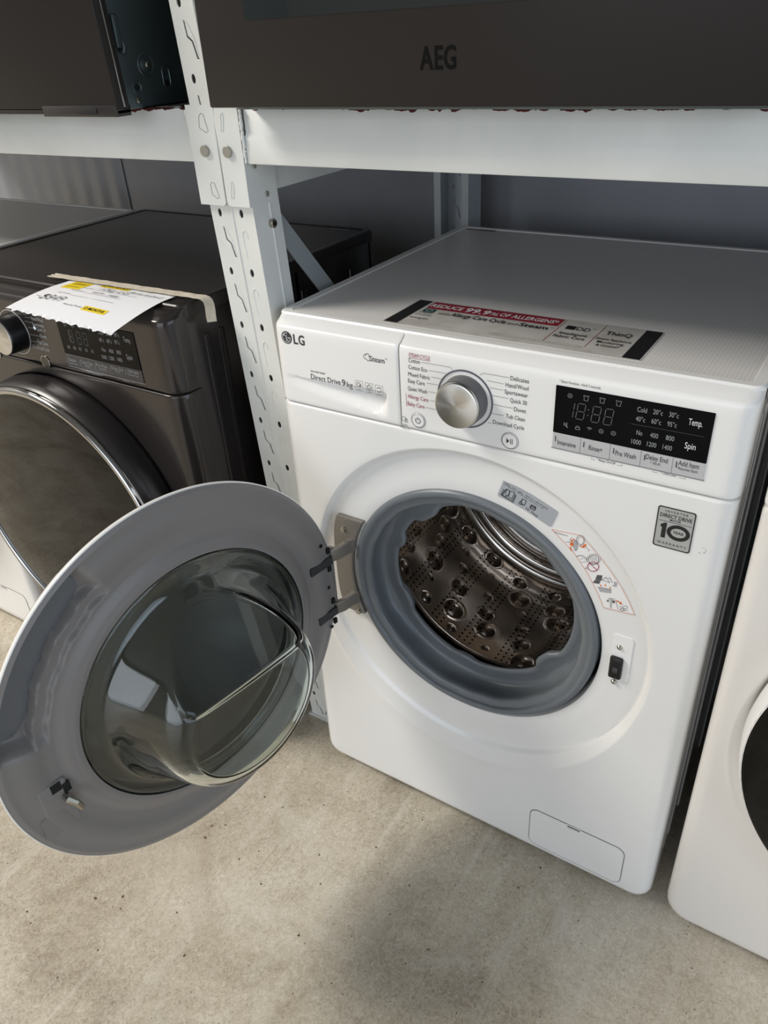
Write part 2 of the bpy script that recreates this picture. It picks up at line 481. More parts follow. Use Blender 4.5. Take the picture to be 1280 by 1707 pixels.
# ------------------------------------------------------------------ the place: warehouse shell
BW = .735                                     # back wall plane
X0, X1, Y0, ZC = -4.6, 4.6, -6.0, 3.8
struct(MB().box(X0, X1, Y0, BW, -.1, 0).build('floor', M_FLOOR, smooth=False))
struct(MB().box(X0, X1, Y0, BW, ZC, ZC + .1).build('ceiling', M_CEIL, smooth=False))
struct(MB().box(X0 - .1, X0, Y0, BW, 0, ZC).build('wall_left', M_WALL, smooth=False))
rw = MB()                                     # right wall with its open side door
rw.box(X1, X1 + .1, Y0, -3.6, 0, ZC); rw.box(X1, X1 + .1, -.2, BW, 0, ZC); rw.box(X1, X1 + .1, -3.6, -.2, 3.25, ZC); rw.box(X1, X1 + .1, -3.6, -.2, 0, .25)
struct(rw.build('wall_right', M_WALL, smooth=False))
fw = MB()                                     # front wall with the roller door opening
fw.box(X0, -1.6, Y0 - .1, Y0, 0, ZC); fw.box(2.8, X1, Y0 - .1, Y0, 0, ZC); fw.box(-1.6, 2.8, Y0 - .1, Y0, 3.4, ZC)
struct(fw.build('wall_front', M_WALL, smooth=False))
wb = struct(MB().box(X0, X1, BW, BW + .1, 0, ZC).build('wall_back', M_SHEET, smooth=False))
# corrugated sheet left of the flat panel: one rib after the other
prof = [(.070 * q / 14, -.0045 * (1 - math.cos(2 * PI * q / 14)) ** .8 * .9) for q in range(15)]
rib_me = None
for i in range(26):
    x = -1.10 - .070 * (i + 1)
    if rib_me is None:
        v = [(a, b, z) for z in (0, 2.4) for a, b in prof] + [(0, .004, z) for z in (0,)]
        v = [(a, b - .002, z) for z in (0, 2.4) for a, b in prof]
        k = len(prof)
        r = obj('rib', v, [(j, j + 1, j + 1 + k, j + k) for j in range(k - 1)], M_SHEET, wb, ang=70)
        rib_me = r.data
    else:
        r = bpy.data.objects.new('rib', rib_me); COL.objects.link(r); r.parent = wb
    r.location = (x, BW - .001, 0)

# ------------------------------------------------------------------ washing machine shell, shared by all four
def sdf_front(x, z, W, zb, zt, rc):
    """distance inside a rectangle with rounded bottom corners"""
    cx, hx = W / 2, W / 2
    top = 3.0; cz, hz = (zb + top) / 2, (top - zb) / 2
    qx, qz = abs(x - cx) - hx + rc, abs(z - cz) - hz + rc
    return -(min(max(qx, qz), 0) + math.hypot(max(qx, 0), max(qz, 0)) - rc)
def sst_(e0, e1, x):
    t = max(0, min(1, (x - e0) / (e1 - e0))); return t * t * (3 - 2 * t)
def front_panel(root, m, W=.6, zb=.010, zt=.7285, cx=.292, cz=.458, r0=.187, rl=.246, re=.018, rc=.03, dish=.0105, n=420):
    V = []; F = []
    nr = None
    for i in range(n):
        a = 2 * PI * i / n
        ca, sa = math.cos(a), math.sin(a)
        lo, hi = .2, 1.2
        for _ in range(40):
            md = (lo + hi) / 2
            x, z = cx + ca * md, cz + sa * md
            if sdf_front(x, z, W, zb, zt, rc) > 0 and z < zt: lo = md
            else: hi = md
        B = lo
        wl = .011 + .040 * max(0, -sa * .9 - ca * .25) ** 1.3
        L = []
        L += [(r0, .05, 1), (r0, dish + .006, 1), (r0 + .0015, dish + .001, 1), (r0 + .005, dish, 1), (.21, dish, 1), (.232, dish, 1), (rl - .002, dish - .0006, 1)]
        fl = min(1, max(0, (wl - .012) / .02))           # 0 above, 1 on the wide lower flare
        for k in range(1, 13):
            t = k / 12
            sm = t * t * (3 - 2 * t)
            wide = .62 * sst_(0, .22, t) + .38 * sst_(.15, .92, t) + .10 * math.sin(PI * sst_(.72, 1, t))
            s_ = sm * (1 - fl) + wide * fl
            L.append((rl + wl * t, dish * (1 - s_) if k < 12 else 0, 1))
        ro = rl + wl
        for t in (.15, .4, .65, .85): L.append((ro + max(B - .024 - ro, (B - ro) * .12) * t, 0, 0))
        es = min(1, (B - ro) * .85 / .022)
        for e in (.022, .018, .0145, .011, .008, .0055, .0035, .0018, .0006, 0): L.append((B - e * es, 0, 0))
        nr = len(L) + 1
        for r, y, fix in L:
            x, z = cx + ca * r, cz + sa * r
            if not fix:
                s = max(0, sdf_front(x, z, W, zb, zt, rc))
                y = re - math.sqrt(max(0, re * re - (re - s) ** 2)) if s < re else 0
                tz = zt - z
                if tz < .003: y += .0025 * (1 - tz / .003) ** 2
            V.append((x, y, z))
        x, y, z = V[-1]; V.append((x, .045, z))
    for i in range(n):
        j = (i + 1) % n
        for k in range(nr - 1): F.append((i * nr + k, j * nr + k, j * nr + k + 1, i * nr + k + 1))
    return obj('front_panel', V, F, m, root, ang=40)
def panel_strip(name, root, m, xa, xb, W=.6, z0=.7305, re=.018, scoop=False, nx=60, D2=.04):
    """slice of the control fascia from xa to xb: flat face, rolled top edge, rounded outer ends"""
    prof = [(z0, .04), (z0, .003), (z0 + .001, .0008), (z0 + .003, 0)]
    prof += [(z0 + .003 + (.826 - z0 - .003) * k / 30, 0) for k in range(1, 31)]
    prof += [(.8320, .0003), (.8352, .0010), (.8374, .0024), (.8386, .0044), (.8393, .0060), (.8472, .0168), (.8476, .02), (.8476, .04)]
    V = []; F = []
    xs = [xa + (xb - xa) * i / nx for i in range(nx + 1)]
    ex = [.0006, .0018, .0035, .006, .009, .012, .015]
    if xa <= 1e-6: xs = sorted(set(xs + ex))
    if xb >= W - 1e-6: xs = sorted(set(xs + [W - e for e in ex]))
    def bod(x, z, y):
        s = min(x, W - x)
        if s < re: y += (re - math.sqrt(max(0, re * re - (re - s) ** 2))) * (1 if y < .03 else 0)
        e = min(x - xa, xb - x)
        if e < .0012 and xa > 0 and x - xa == e: y += .0012 - e
        if e < .0012 and xb < W and xb - x == e: y += .0012 - e
        if scoop and .012 < x < .178:
            zt2 = .7695 + .002 * (x / .2)
            zb2 = .7385 + .020 * (1 - (x - .012) / .166) ** 1.2
            d = max(0, min(1, (x - .012) / .15)) ** 1.1
            if x > .166: d *= max(0, (.178 - x) / .012)
            if zb2 < z < zt2:
                t = (zt2 - z) / (zt2 - zb2)
                y += .022 * d * (1 - t) ** .8 * min(1, t / .06)
        return y
    k = len(prof)
    for x in xs:
        for z, y in prof: V.append((x, min(.04, bod(x, z, y)), z))
    for i in range(len(xs) - 1):
        for j in range(k - 1): F.append((i * k + j, (i + 1) * k + j, (i + 1) * k + j + 1, i * k + j + 1))
    F.append(tuple(range(k))); F.append(tuple(range((len(xs) - 1) * k, len(xs) * k)))
    return obj(name, V, F, m, root, ang=40)
def worktop(root, m, mtop, W=.6, y0=.018, y1=.546, z0=.833, z1=.85, bw=.013):
    b = MB()
    o1 = rrect(0, W, y0, y1, .012); o0 = rrect(.0015, W - .0015, y0 + .0015, y1 - .0015, .011); i0 = rrect(bw, W - bw, y0 + bw * .8, y1 - bw * .8, .008); i1 = rrect(bw + .0015, W - bw - .0015, y0 + bw * .8 + .0015, y1 - bw * .8 - .0015, .007)
    rings = [(o1, z0), (o1, z1 - .002), (o0, z1), (i0, z1), (i1, z1 - .0014)]
    n = len(o1); v = []; f = []
    for lp, z in rings: v += [(a, c, z) for a, c in lp]
    for q in range(len(rings) - 1):
        for i in range(n): f.append((q * n + i, q * n + (i + 1) % n, (q + 1) * n + (i + 1) % n, (q + 1) * n + i))
    f.append(tuple(range(n)))
    b.add(v, f)
    wt = b.build('worktop', m, root, ang=30)
    pb = MB().extrude(i1, (0, 0, z1 - .0032), (1, 0, 0), (0, 1, 0), (0, 0, 1), .0018)
    pb.build('top_sheet', mtop, wt, smooth=False)
    return wt
def cabinet(root, m, W=.6, D=.546, y0=.028):
    b = MB()
    b.box(.004, W - .004, y0 + .26, D - .004, .022, .834, .006)
    c = MB()
    # open front half: two side walls, base and top rails leave room for drum
    c.box(.004, .012, y0, y0 + .27, .022, .834, .002); c.box(W - .012, W - .004, y0, y0 + .27, .022, .834, .002)
    c.box(.01, W - .01, y0, y0 + .27, .022, .04); c.box(.01, W - .01, y0 + .012, y0 + .27, .80, .832)
    b.v = []; b.f = []
    b.box(.004, W - .004, D - .02, D - .004, .022, .834, .004)
    b.box(.004, .012, y0 + .26, D - .01, .022, .834, .002); b.box(W - .012, W - .004, y0 + .26, D - .01, .022, .834, .002)
    b.add(c.v, c.f)
    # pressed ribs running down both side walls
    for yy in (.07, .10, .16, .30, .44):
        b.box(W - .006, W - .0015, yy, yy + .012, .06, .80, .002); b.box(.0015, .006, yy, yy + .012, .06, .80, .002)
    b.build('cabinet', m, root, ang=30)
    for fx in (.06, W - .06):
        for fy in (.07, D - .06):
            MB().cyl((fx, fy, 0), (0, 0, 1), .02, .024, 16, .003).build('foot', M_BLACK, root)
def filter_cover(root, m, x0=.407, x1=.555, z0=.031, z1=.114):
    fc = MB().extrude(rrect(x0, x1, z0, z1, .013), (0, .002, 0), (1, 0, 0), (0, 0, 1), (0, -1, 0), .0028).build('filter_cover', m, root, smooth=False)
    g = MB()
    lp = rrect(x0 - .0007, x1 + .0007, z0 - .0007, z1 + .0007, .0137)
    g.tube([(a, -.0001, c) for a, c in lp + lp[:1]], .0007, 5, cap=False)
    g.build('cover_seam', M_HATCH, fc)
    xm = (x0 + x1) / 2 - .004
    nb = MB().box(xm - .012, xm + .012, -.0012, .001, z1 - .009, z1 + .001, .0008)
    nb.build('finger_notch', M_WPLAS, fc)
    MB().box(xm - .010, xm + .010, -.0016, 0, z1 - .004, z1 - .0005, .0003).build('notch_gap', M_HATCH, fc)
    return fc

FX, FZ = (1, 0, 0), (0, 0, 1)
def fp(px, y=0, org=(0, 0, 0)):
    q = on_y(px, y); return q.x - org[0], q.z - org[2]

# ------------------------------------------------------------------ main white machine, door open
WM = thing('washing_machine', 'white front loading washing machine with its round door swung wide open', 'washing machine')
cabinet(WM, M_WHITE)
worktop(WM, M_WPLAS, M_WTOP)
fpan = front_panel(WM, M_WHITE)
drawer = panel_strip('detergent_drawer', WM, M_WPLAS, 0, .1965, scoop=True, nx=90)
cpan = panel_strip('control_panel', WM, M_WPLAS, .1985, .6, nx=40)
filter_cover(WM, M_WHITE)

FY = -.0004
k_g = Ink('lettering', M_INK, cpan, (0, 0, 0), FX, FZ, -FY)
k_r = Ink('red_lettering', M_INKR, cpan, (0, 0, 0), FX, FZ, -FY)
k_d = Ink('lettering', M_INK, drawer, (0, 0, 0), FX, FZ, -FY)
def T(ink, s, a, b, h, bold=0., y=0, org=(0, 0, 0), dz=0):
    (xa, za), (xb, zb) = fp(a, y, org), fp(b, y, org)
    ink.text(s, xa, (za + zb) / 2 + dz, h, xb - xa, bold=bold)
# drawer print
cx, cz = fp((477.9, 562.5))
k_d.poly([(cx + .0085 * math.cos(2 * PI * i / 32), cz + .0085 * math.sin(2 * PI * i / 32)) for i in range(32)])
k_w = Ink('emblem_lines', M_INKW, drawer, (0, 0, 0), FX, FZ, -FY + .0003)
k_w.arc(cx, cz, .0064, PI * .42, PI * 2 - .05, .0011, 24).line([(cx + .0064, cz), (cx + .0022, cz)], .0011)
k_w.line([(cx - .0002, cz + .0035), (cx - .0002, cz - .0035), (cx + .0026, cz - .0035)], .0011)
k_w.poly([(cx - .0035 + .0011 * math.cos(i * PI / 6), cz + .003 + .0011 * math.sin(i * PI / 6)) for i in range(12)])
(xa, za), (xb, zb) = fp((490, 572.8)), fp((508.3, 575.6))
for ch, f0, f1 in (('L', 0, .40), ('G', .46, 1)): Ink('letter', M_INK, drawer, (0, 0, 0), FX, FZ, -FY).text(ch, xa + (xb - xa) * f0, (za + zb) / 2, .0128, (xb - xa) * (f1 - f0), bold=.022)
T(k_d, 'Steam', (616.6, 601.7), (641.0, 606), .0072, .004)
k_d.text('TM', fp((641.6, 599.5))[0], fp((641.6, 599.5))[1], .0018)
sx, sz = fp((611.3, 594.7))
k_d.arc(sx - .0016, sz, .0030, PI * .4, PI * 1.6, .0006); k_d.arc(sx + .0012, sz + .0018, .0026, -PI * .3, PI * 1.1, .0006); k_d.arc(sx + .002, sz - .003, .002, PI, PI * 2.2, .0006)
T(k_d, 'inverter', (518.5, 619.6), (543, 624.8), .0034)
T(k_d, 'Direct Drive', (518.8, 631.3), (568, 642), .0076)
T(k_d, '9', (570.6, 643), (576.2, 643.8), .0092, .004)
T(k_d, 'kg', (578.8, 645.4), (588.2, 647), .0078)
for i, c in enumerate(((598.8, 643), (615.5, 647), (632, 651))):
    ax, az = fp(c)
    k_d.line([(ax - .0056, az - .0068), (ax + .0056, az - .0068), (ax + .0056, az + .0068), (ax - .0056, az + .0068)], .0003, True)
    if i == 0: k_d.ring(ax - .0008, az + .0016, .0028, .0006); k_d.ring(ax + .0018, az + .0002, .0015, .0005, 16)
    if i == 1: k_d.line([(ax - .0038, az + .0012), (ax, az + .0048), (ax + .0038, az + .0012)], .0007); k_d.line([(ax - .003, az + .001), (ax - .003, az - .0032), (ax + .003, az - .0032), (ax + .003, az + .001)], .0006); k_d.ring(ax, az - .0008, .0013, .0005, 16)
    if i == 2: k_d.arc(ax, az + .001, .003, .3, PI * .9, .0007); k_d.arc(ax, az + .001, .003, PI * 1.2, PI * 1.95, .0007)
    k_d.line([(ax - .0035, az - .0055), (ax + .0035, az - .0055)], .0006)
# programme list
H = .0052
T(k_r, 'STEAM CYCLE', (681.6, 594.9), (716.7, 600), .0050)
(a, b), (c, d) = fp((681.6, 596.4)), fp((716.7, 601.6)); k_r.line([(a, (b + d) / 2), (c, (b + d) / 2)], .0004)
for s, a, b, ink in (('Cotton', (681, 603.5), (699.8, 606.4), k_g), ('Cotton Eco', (681, 615), (711.9, 619.7), k_g), ('Mixed Fabric', (680.6, 626.9), (716.7, 632.4), k_g),
                     ('Easy Care', (680.3, 637.4), (708, 642.3), k_g), ('Quiet Wash', (680, 650.4), (711.9, 655.8), k_g), ('Allergy Care', (680, 663.6), (714, 669.2), k_r), ('Baby Care', (679.7, 675.5), (707.7, 680.8), k_r),
                     ('Delicates', (850.7, 633.8), (881.6, 638.8), k_g), ('Hand/Wool', (842.8, 645), (880.9, 650.7), k_g), ('Sportswear', (841, 656), (880, 662.7), k_g), ('Quick 30', (850.2, 670.4), (878, 675.3), k_g),
                     ('Duvet', (856.8, 685.2), (876.7, 688.7), k_g), ('Tub Clean', (843.2, 696.4), (874.8, 702.7), k_g), ('Download Cycle', (821.7, 707), (873.4, 716), k_g)):
    T(ink, s, a, b, H)
(a, b), (c, d) = fp((676.9, 655.6)), fp((676.9, 677)); k_r.line([(a, b), (a, d)], .0005)
def S(x, y): return (560 + x * .15625, 590 + y * .15625)
def S2(x, y): return (820 + x * .140625, 560 + y * .140625)
for pts in ([S(908, 88), S(1215, 140), S(1245, 168)], [S(988, 175), S(1178, 208)], [S(1018, 245), S(1125, 265)], [S(968, 310), S(1090, 330)], [S(988, 400), S(1068, 415)], [S(1003, 495), S(1075, 510)], [S(957, 570), S(1085, 597)],
            [(800, 625), (806, 622), (848.5, 629.5)], [(812, 634), S2(142, 568)], [(817, 646), S2(133, 643)], [S2(-10, 701), S2(195, 742)], [S2(0, 807), S2(250, 858)], [S2(-15, 915), S2(142, 943)], [S2(-45, 1028), S2(-5, 1036)]):
    k_g.line([fp(p) for p in pts], .00035)
px_, pz_ = fp((674.5, 699.4))
k_g.ring(px_ - .0008, pz_ + .001, .0031, .0005, 20); k_g.line([(px_ + .001, pz_ - .003), (px_ + .004, pz_ - .003), (px_ + .004, pz_ + .0015), (px_ + .001, pz_ + .0015)], .0005, True)
T(k_g, 'Smart', (672, 708.5), (679.8, 710.3), .0026); T(k_g, 'Diagnosis', (668.3, 712.8), (683.4, 716.5), .0026)
T(k_g, '* Extra Function : Hold 3 seconds', (932.5, 636.8), (1000.8, 648.6), .0028)
T(k_g, '* Beep On/Off', (994.4, 768.3), (1025.4, 773.8), .0030); T(k_g, '* Child Lock', (1099.4, 789.2), (1127, 795.2), .0030)
for a, b, s in (((986, 763.5), (992, 766.5), 1), ((1037, 774.5), (1028, 774.8), 1), ((1087.5, 786), (1096, 788), 1), ((1142.5, 795), (1131, 796), 1)):
    (xa, za), (xb, zb) = fp(a), fp(b); k_g.line([(xa, za + .0008), (xa, zb), (xb, zb)], .0003)
# dial
DC = fp((774.7, 665.4))
dial = MB().lathe([(0, -.0235), (.0255, -.0235), (.0275, -.0228), (.0283, -.021), (.0286, -.003), (.0286, 0)], (DC[0], 0, DC[1]), (0, 1, 0), n=96).build('program_dial', M_DIAL, WM)
MB().lathe([(.0287, -.019), (.0292, -.018), (.0298, -.002), (.0298, 0)], (DC[0], 0, DC[1]), (0, 1, 0), n=96).build('dial_collar', mat('dark_grey_plastic', (96, 96, 98), .4), dial)
MB().lathe([(.0345, 0), (.0346, -.0008), (.0365, -.0008), (.0366, 0)], (DC[0], 0, DC[1]), (0, 1, 0), n=96).build('dial_ring', mat('slate_ring', (104, 106, 114), .35, metal=.3), dial)
# power and start buttons
for nm, c, r in (('power_button', (697.5, 700.6), .0100), ('start_button', (850.0, 734.7), .0106)):
    bx, bz = fp(c)
    bt = MB().lathe([(0, -.0012), (r - .0014, -.0012), (r - .0006, -.0005), (r - .0004, .001)], (bx, 0, bz), (0, 1, 0), n=48).build(nm, M_WPLAS, WM)
    ki = Ink('symbol', M_INK, bt, (0, 0, 0), FX, FZ, .0015)
    ki.ring(bx, bz, r - .0012, .0004, 48)
    k_g.ring(bx, bz, r, .0004, 48)
    if nm == 'power_button': ki.arc(bx, bz, .0034, PI * .5 + .55, PI * 2.5 - .55, .0008, 20).line([(bx, bz + .0005), (bx, bz + .0045)], .0008)
    else: ki.poly([(bx - .004, bz - .0034), (bx - .0002, bz), (bx - .004, bz + .0034)]).rect(bx + .0009, bx + .0017, bz - .0034, bz + .0034).rect(bx + .0030, bx + .0038, bz - .0034, bz + .0034)
# display glass, silver touch buttons
DX0, DX1, DZ0, DZM, DZ1 = .3985, .5630, .7490, .7680, .8240
disp = MB().box(DX0, DX1, -.0012, .002, DZM, DZ1, .0004, 1).build('display', M_BGLASS, WM, smooth=False)
k_s = Ink('display_lettering', M_INKG, disp, (0, 0, 0), FX, FZ, .0016)
k_f = Ink('unlit_segments', M_INKDG, disp, (0, 0, 0), FX, FZ, .0016)
def digit(ink, x, z, w_, h_, segs='abcdefg', sk=.10, t=.0009):
    def q(a, b): return (x + a * w_ + sk * b * h_, z + b * h_)
    sg = dict(a=((.1, 1), (.9, 1)), g=((.1, .5), (.9, .5)), d=((.1, 0), (.9, 0)), f=((0, .56), (0, .94)), b=((1, .56), (1, .94)), e=((0, .06), (0, .44)), c=((1, .06), (1, .44)))
    for c in segs: ink.line([q(*sg[c][0]), q(*sg[c][1])], t)
def disp_marks(kf, ks, fpx, sc=1.):
    pass
dx0 = [fp((910 + x * .1172, 640 + y * .1172)) for x, y in ((380, 470), (425, 490), (640, 530), (815, 560))]
zd = sum(p[1] for p in dx0) / 4
for i, (x, z) in enumerate(dx0): digit(k_f, x - (.0085 if i == 0 else 0), zd, .0085, .0185, 'bc' if i == 0 else 'abcdefg')
for y in (.006, .0125): k_f.rect(.5 * (dx0[1][0] + dx0[2][0]) + .0042, .5 * (dx0[1][0] + dx0[2][0]) + .0055, zd + y, zd + y + .0013)
for x, y, kind in ((350, 160, 'o'), (578, 195, 's'), (808, 228, 's'), (1042, 268, 's'), (290, 575, 'x'), (458, 605, 'l'), (625, 625, 'w'), (790, 665, 'o'), (965, 695, 'o')):
    x, z = fp((910 + x * .1172, 640 + y * .1172)); g = .0030
    if kind == 'o': k_s.ring(x, z, g * .8, .0004, 20); k_s.line([(x - g * .35, z - g * .3), (x, z + g * .3), (x + g * .35, z - g * .3)], .0004)
    if kind == 's': k_s.line([(x - g, z + g * .8), (x - g * .45, z + g), (x, z + g * .5), (x + g * .45, z + g), (x + g, z + g * .8), (x + g * .7, z + g * .2), (x + g * .7, z - g), (x - g * .7, z - g), (x - g * .7, z + g * .2)], .0004, True)
    if kind == 'x': k_s.line([(x - g * .8, z - g * .3), (x, z - g * .3), (x + g * .4, z - g), (x + g * .4, z + g), (x, z + g * .3), (x - g * .8, z + g * .3)], .0004, True).line([(x - g * .8, z + g), (x + g * .8, z - g)], .0004)
    if kind == 'l': k_s.line([(x - g * .8, z - g), (x + g * .8, z - g), (x + g * .8, z - g * .1), (x - g * .8, z - g * .1)], .0005, True).arc(x, z, g * .5, 0, PI, .0004)
    if kind == 'w':
        for q in (.4, .8, 1.2): k_s.arc(x, z - g * .8, g * q, PI * .25, PI * .75, .0005, 6)
for s, a, b in (('Cold', (1062.5, 685.6), (1078.8, 687.2)), ('20°c', (1089, 689.4), (1105, 691.6)), ('30°c', (1115.4, 694), (1131.6, 696.3)), ('40°c', (1060, 700.6), (1075.6, 703)), ('60°c', (1086, 704.4), (1101.9, 707.5)), ('95°c', (1112.5, 709.4), (1128, 712)),
                ('No', (1061, 723.8), (1070.9, 725)), ('400', (1083.8, 728), (1097, 730)), ('800', (1110, 732.5), (1123.8, 734.4)), ('1000', (1052.5, 738.5), (1068.5, 740.4)), ('1200', (1078.5, 743), (1094, 745)), ('1400', (1104.4, 748), (1120, 750))):
    T(k_s, s, a, b, .0055)
k_s2 = Ink('display_lettering', M_INKW, disp, (0, 0, 0), FX, FZ, .0016)
T(k_s2, 'Temp.', (1147.5, 707.5), (1171, 710.6), .0072); T(k_s2, 'Spin', (1141, 746.9), (1159.4, 748.8), .0072)
k_f.line([(fp((1052, 708))[0], .7963), (.556, .7973)], .0003)
cuts = [DX0, fp((967, 751))[0], fp((1016, 762))[0], fp((1067, 773))[0], fp((1119.5, 784))[0], DX1]
LB = ((('Intensive', (929.9, 740.4), (960, 744.6)),), (('Rinse+', (981.7, 749.6), (1004.3, 752.4)),), (('Pre Wash', (1026, 757.8), (1060, 764.4)),),
      (('Delay End', (1076.6, 764.2), (1113, 770.8)), ('* Wi-Fi', (1083.8, 772.6), (1100.6, 775.6))), (('Add Item', (1130.6, 774.6), (1165, 780.8)), ('* Remote Start', (1126.9, 780.8), (1163, 787.6))))
for i in range(5):
    fb = MB().box(cuts[i] + .0003, cuts[i + 1] - .0003, -.0014, .002, DZ0, DZM - .0002, .0004, 1).build('function_button', M_SILVER, WM, smooth=False)
    ki = Ink('lettering', M_INK, fb, (0, 0, 0), FX, FZ, .0019)
    for q, (s, a, b) in enumerate(LB[i]): T(ki, s, a, b, .0058 if q == 0 else .0032)
    ki.rect(cuts[i] + .0034, cuts[i] + .0044, (DZ0 + DZM) / 2 - .001, (DZ0 + DZM) / 2 + .0055)
# display frame line
MB().box(DX0 - .0008, DX1 + .0008, -.0006, .001, DZ0 - .0016, DZ0 - .0002, .0002, 1).build('display_edge', mat('frame_grey', (150, 150, 152), .4), WM, smooth=False)

# warranty badge
bx0, bx1, bz0, bz1 = .5235, .5635, .6555, .7075
bd = MB().extrude(rrect(bx0, bx1, bz0, bz1, .003), (0, 0, 0), FX, FZ, (0, -1, 0), .0006).build('warranty_sticker', M_STEAL, WM, smooth=False)
kb = Ink('lettering', M_INKB, bd, (0, 0, 0), FX, FZ, .0009)
kb.line(rrect(bx0 + .0006, bx1 - .0006, bz0 + .0006, bz1 - .0006, .0026), .0012, True)
bm_ = (bx0 + bx1) / 2
kb.text('I N V E R T E R', bm_, .7010, .0028, .024, align='c').text('DIRECT DRIVE', bm_, .6945, .0046, .0335, align='c', bold=.01).text('MOTOR', bm_, .6910, .0024, .0115, align='c', bold=.01)
kb.line([(bx0 + .0025, .6895), (bx1 - .0025, .6895)], .0004)
kb.poly([(bx0 + .0055, .6845), (bx0 + .0098, .6875), (bx0 + .0118, .6875), (bx0 + .0118, .6680), (bx0 + .0072, .6680), (bx0 + .0072, .6818), (bx0 + .0055, .6812)])
kb.ring(bx0 + .0250, .6778, .0102, .0042, 40, .0078)
kb.text('YEAR', bx0 + .0250, .6762, .0034, .0118, align='c', bold=.01).text('W A R R A N T Y', bm_, .6600, .0030, .031, align='c')
# scuffs on the paint beside the badge
ks = Ink('paint_scuffs', M_INKG, fpan, (0, 0, 0), FX, FZ, .0003)
for px, l in (((1164, 922), 3), ((1172, 922), 4), ((1175, 919), 3), ((1170, 914), 2), ((1174, 915), 2)):
    a, b = fp(px); ks.poly([(a, b), (a + .0011 * l / 3, b + .0005), (a + .0016 * l / 3, b + .0018), (a + .0004, b + .0012)])

# promotional sticker on the worktop
tx0, tx1, ty0, ty1 = .150, .474, .040, .136
zt = .8486
stk = MB().extrude(rrect(tx0, tx1, ty0, ty1, .002), (0, 0, zt), (1, 0, 0), (0, 1, 0), (0, 0, 1), .0005).build('promotional_sticker', M_STICK, WM, smooth=False)
UX, UY = (1, 0, 0), (0, 1, 0)
for q in (tx0 + .002, tx1 - .021): Ink('black_end_bar', M_INKB, stk, (0, 0, zt), UX, UY, .0008).rect(q, q + .019, ty0 + .002, ty1 - .002)
ktr = Ink('crimson_banner', M_CRIM, stk, (0, 0, zt), UX, UY, .0008); ktr.rect(tx0 + .026, tx0 + .205, ty1 - .029, ty1 - .003)
ktr.line([(tx0 + .208, ty0 + .016), (tx0 + .208, ty1 - .004)], .0006).line([(tx0 + .257, ty0 + .016), (tx0 + .257, ty1 - .004)], .0006)
ktw = Ink('white_lettering', M_INKW, stk, (0, 0, zt), UX, UY, .0012)
ktw.text('REDUCE', tx0 + .029, ty1 - .023, .0115, .045, bold=.015).text('99.9', tx0 + .078, ty1 - .025, .0155, .034, bold=.02).text('%', tx0 + .113, ty1 - .024, .0105, .011).text('OF ALLERGENS*', tx0 + .126, ty1 - .023, .0115, .076, bold=.015)
ktk = Ink('black_lettering', M_INKB, stk, (0, 0, zt), UX, UY, .0012)
ktk.text('with', tx0 + .052, ty1 - .046, .0075, .015).text('Allergy Care Cycle', tx0 + .069, ty1 - .046, .0115, .075, bold=.012).text('and', tx0 + .147, ty1 - .046, .0070, .0125).text('Steam', tx0 + .162, ty1 - .046, .0110, .036, bold=.012).text('TM', tx0 + .199, ty1 - .039, .003)
ktk.text('Inverter', tx0 + .026, ty1 - .049, .0048, .020).text('DirectDrive', tx0 + .025, ty1 - .057, .0048, .023).text('www.lg.com', tx0 + .024, ty1 - .070, .0052, .026, bold=.01)
ktk.rect(tx0 + .216, tx0 + .227, ty1 - .034, ty1 - .022); ktw.text('AI', tx0 + .218, ty1 - .032, .007, .007)
ktk.text('DD', tx0 + .229, ty1 - .034, .0115, .016).text('TM', tx0 + .246, ty1 - .025, .0028).text('Intelligent', tx0 + .2155, ty1 - .052, .0075, .033, bold=.012).text('Fabric Care', tx0 + .2125, ty1 - .063, .0075, .037, bold=.012)
ktk.text('ThinQ', tx0 + .264, ty1 - .034, .0115, .030, bold=.006).text('Smart Appliance', tx0 + .2595, ty1 - .052, .0062, .040, bold=.012).text('Monitoring', tx0 + .264, ty1 - .062, .0062, .030, bold=.012).text('& Control*', tx0 + .266, ty1 - .072, .0062, .026, bold=.012)
for q in (.082, .0865): ktk.text('* the allergy care cycle and steam reduce allergens in the laundry load as tested by the institute', tx0 + .14, ty1 - q, .0014, .115)
kte = Ink('teal_badge', M_TEAL, stk, (0, 0, zt), UX, UY, .0008); kte.poly(rrect(tx0 + .027, tx0 + .044, ty1 - .044, ty1 - .0305, .003))
ktw.line(rrect(tx0 + .032, tx0 + .040, ty1 - .041, ty1 - .034, .002), .0007, True)
# small rating strip near the back of the worktop
MB().box(.018, .075, .522, .532, .8486, .8491).build('rating_strip', mat('brown_film', (120, 112, 104), .25), WM, smooth=False)

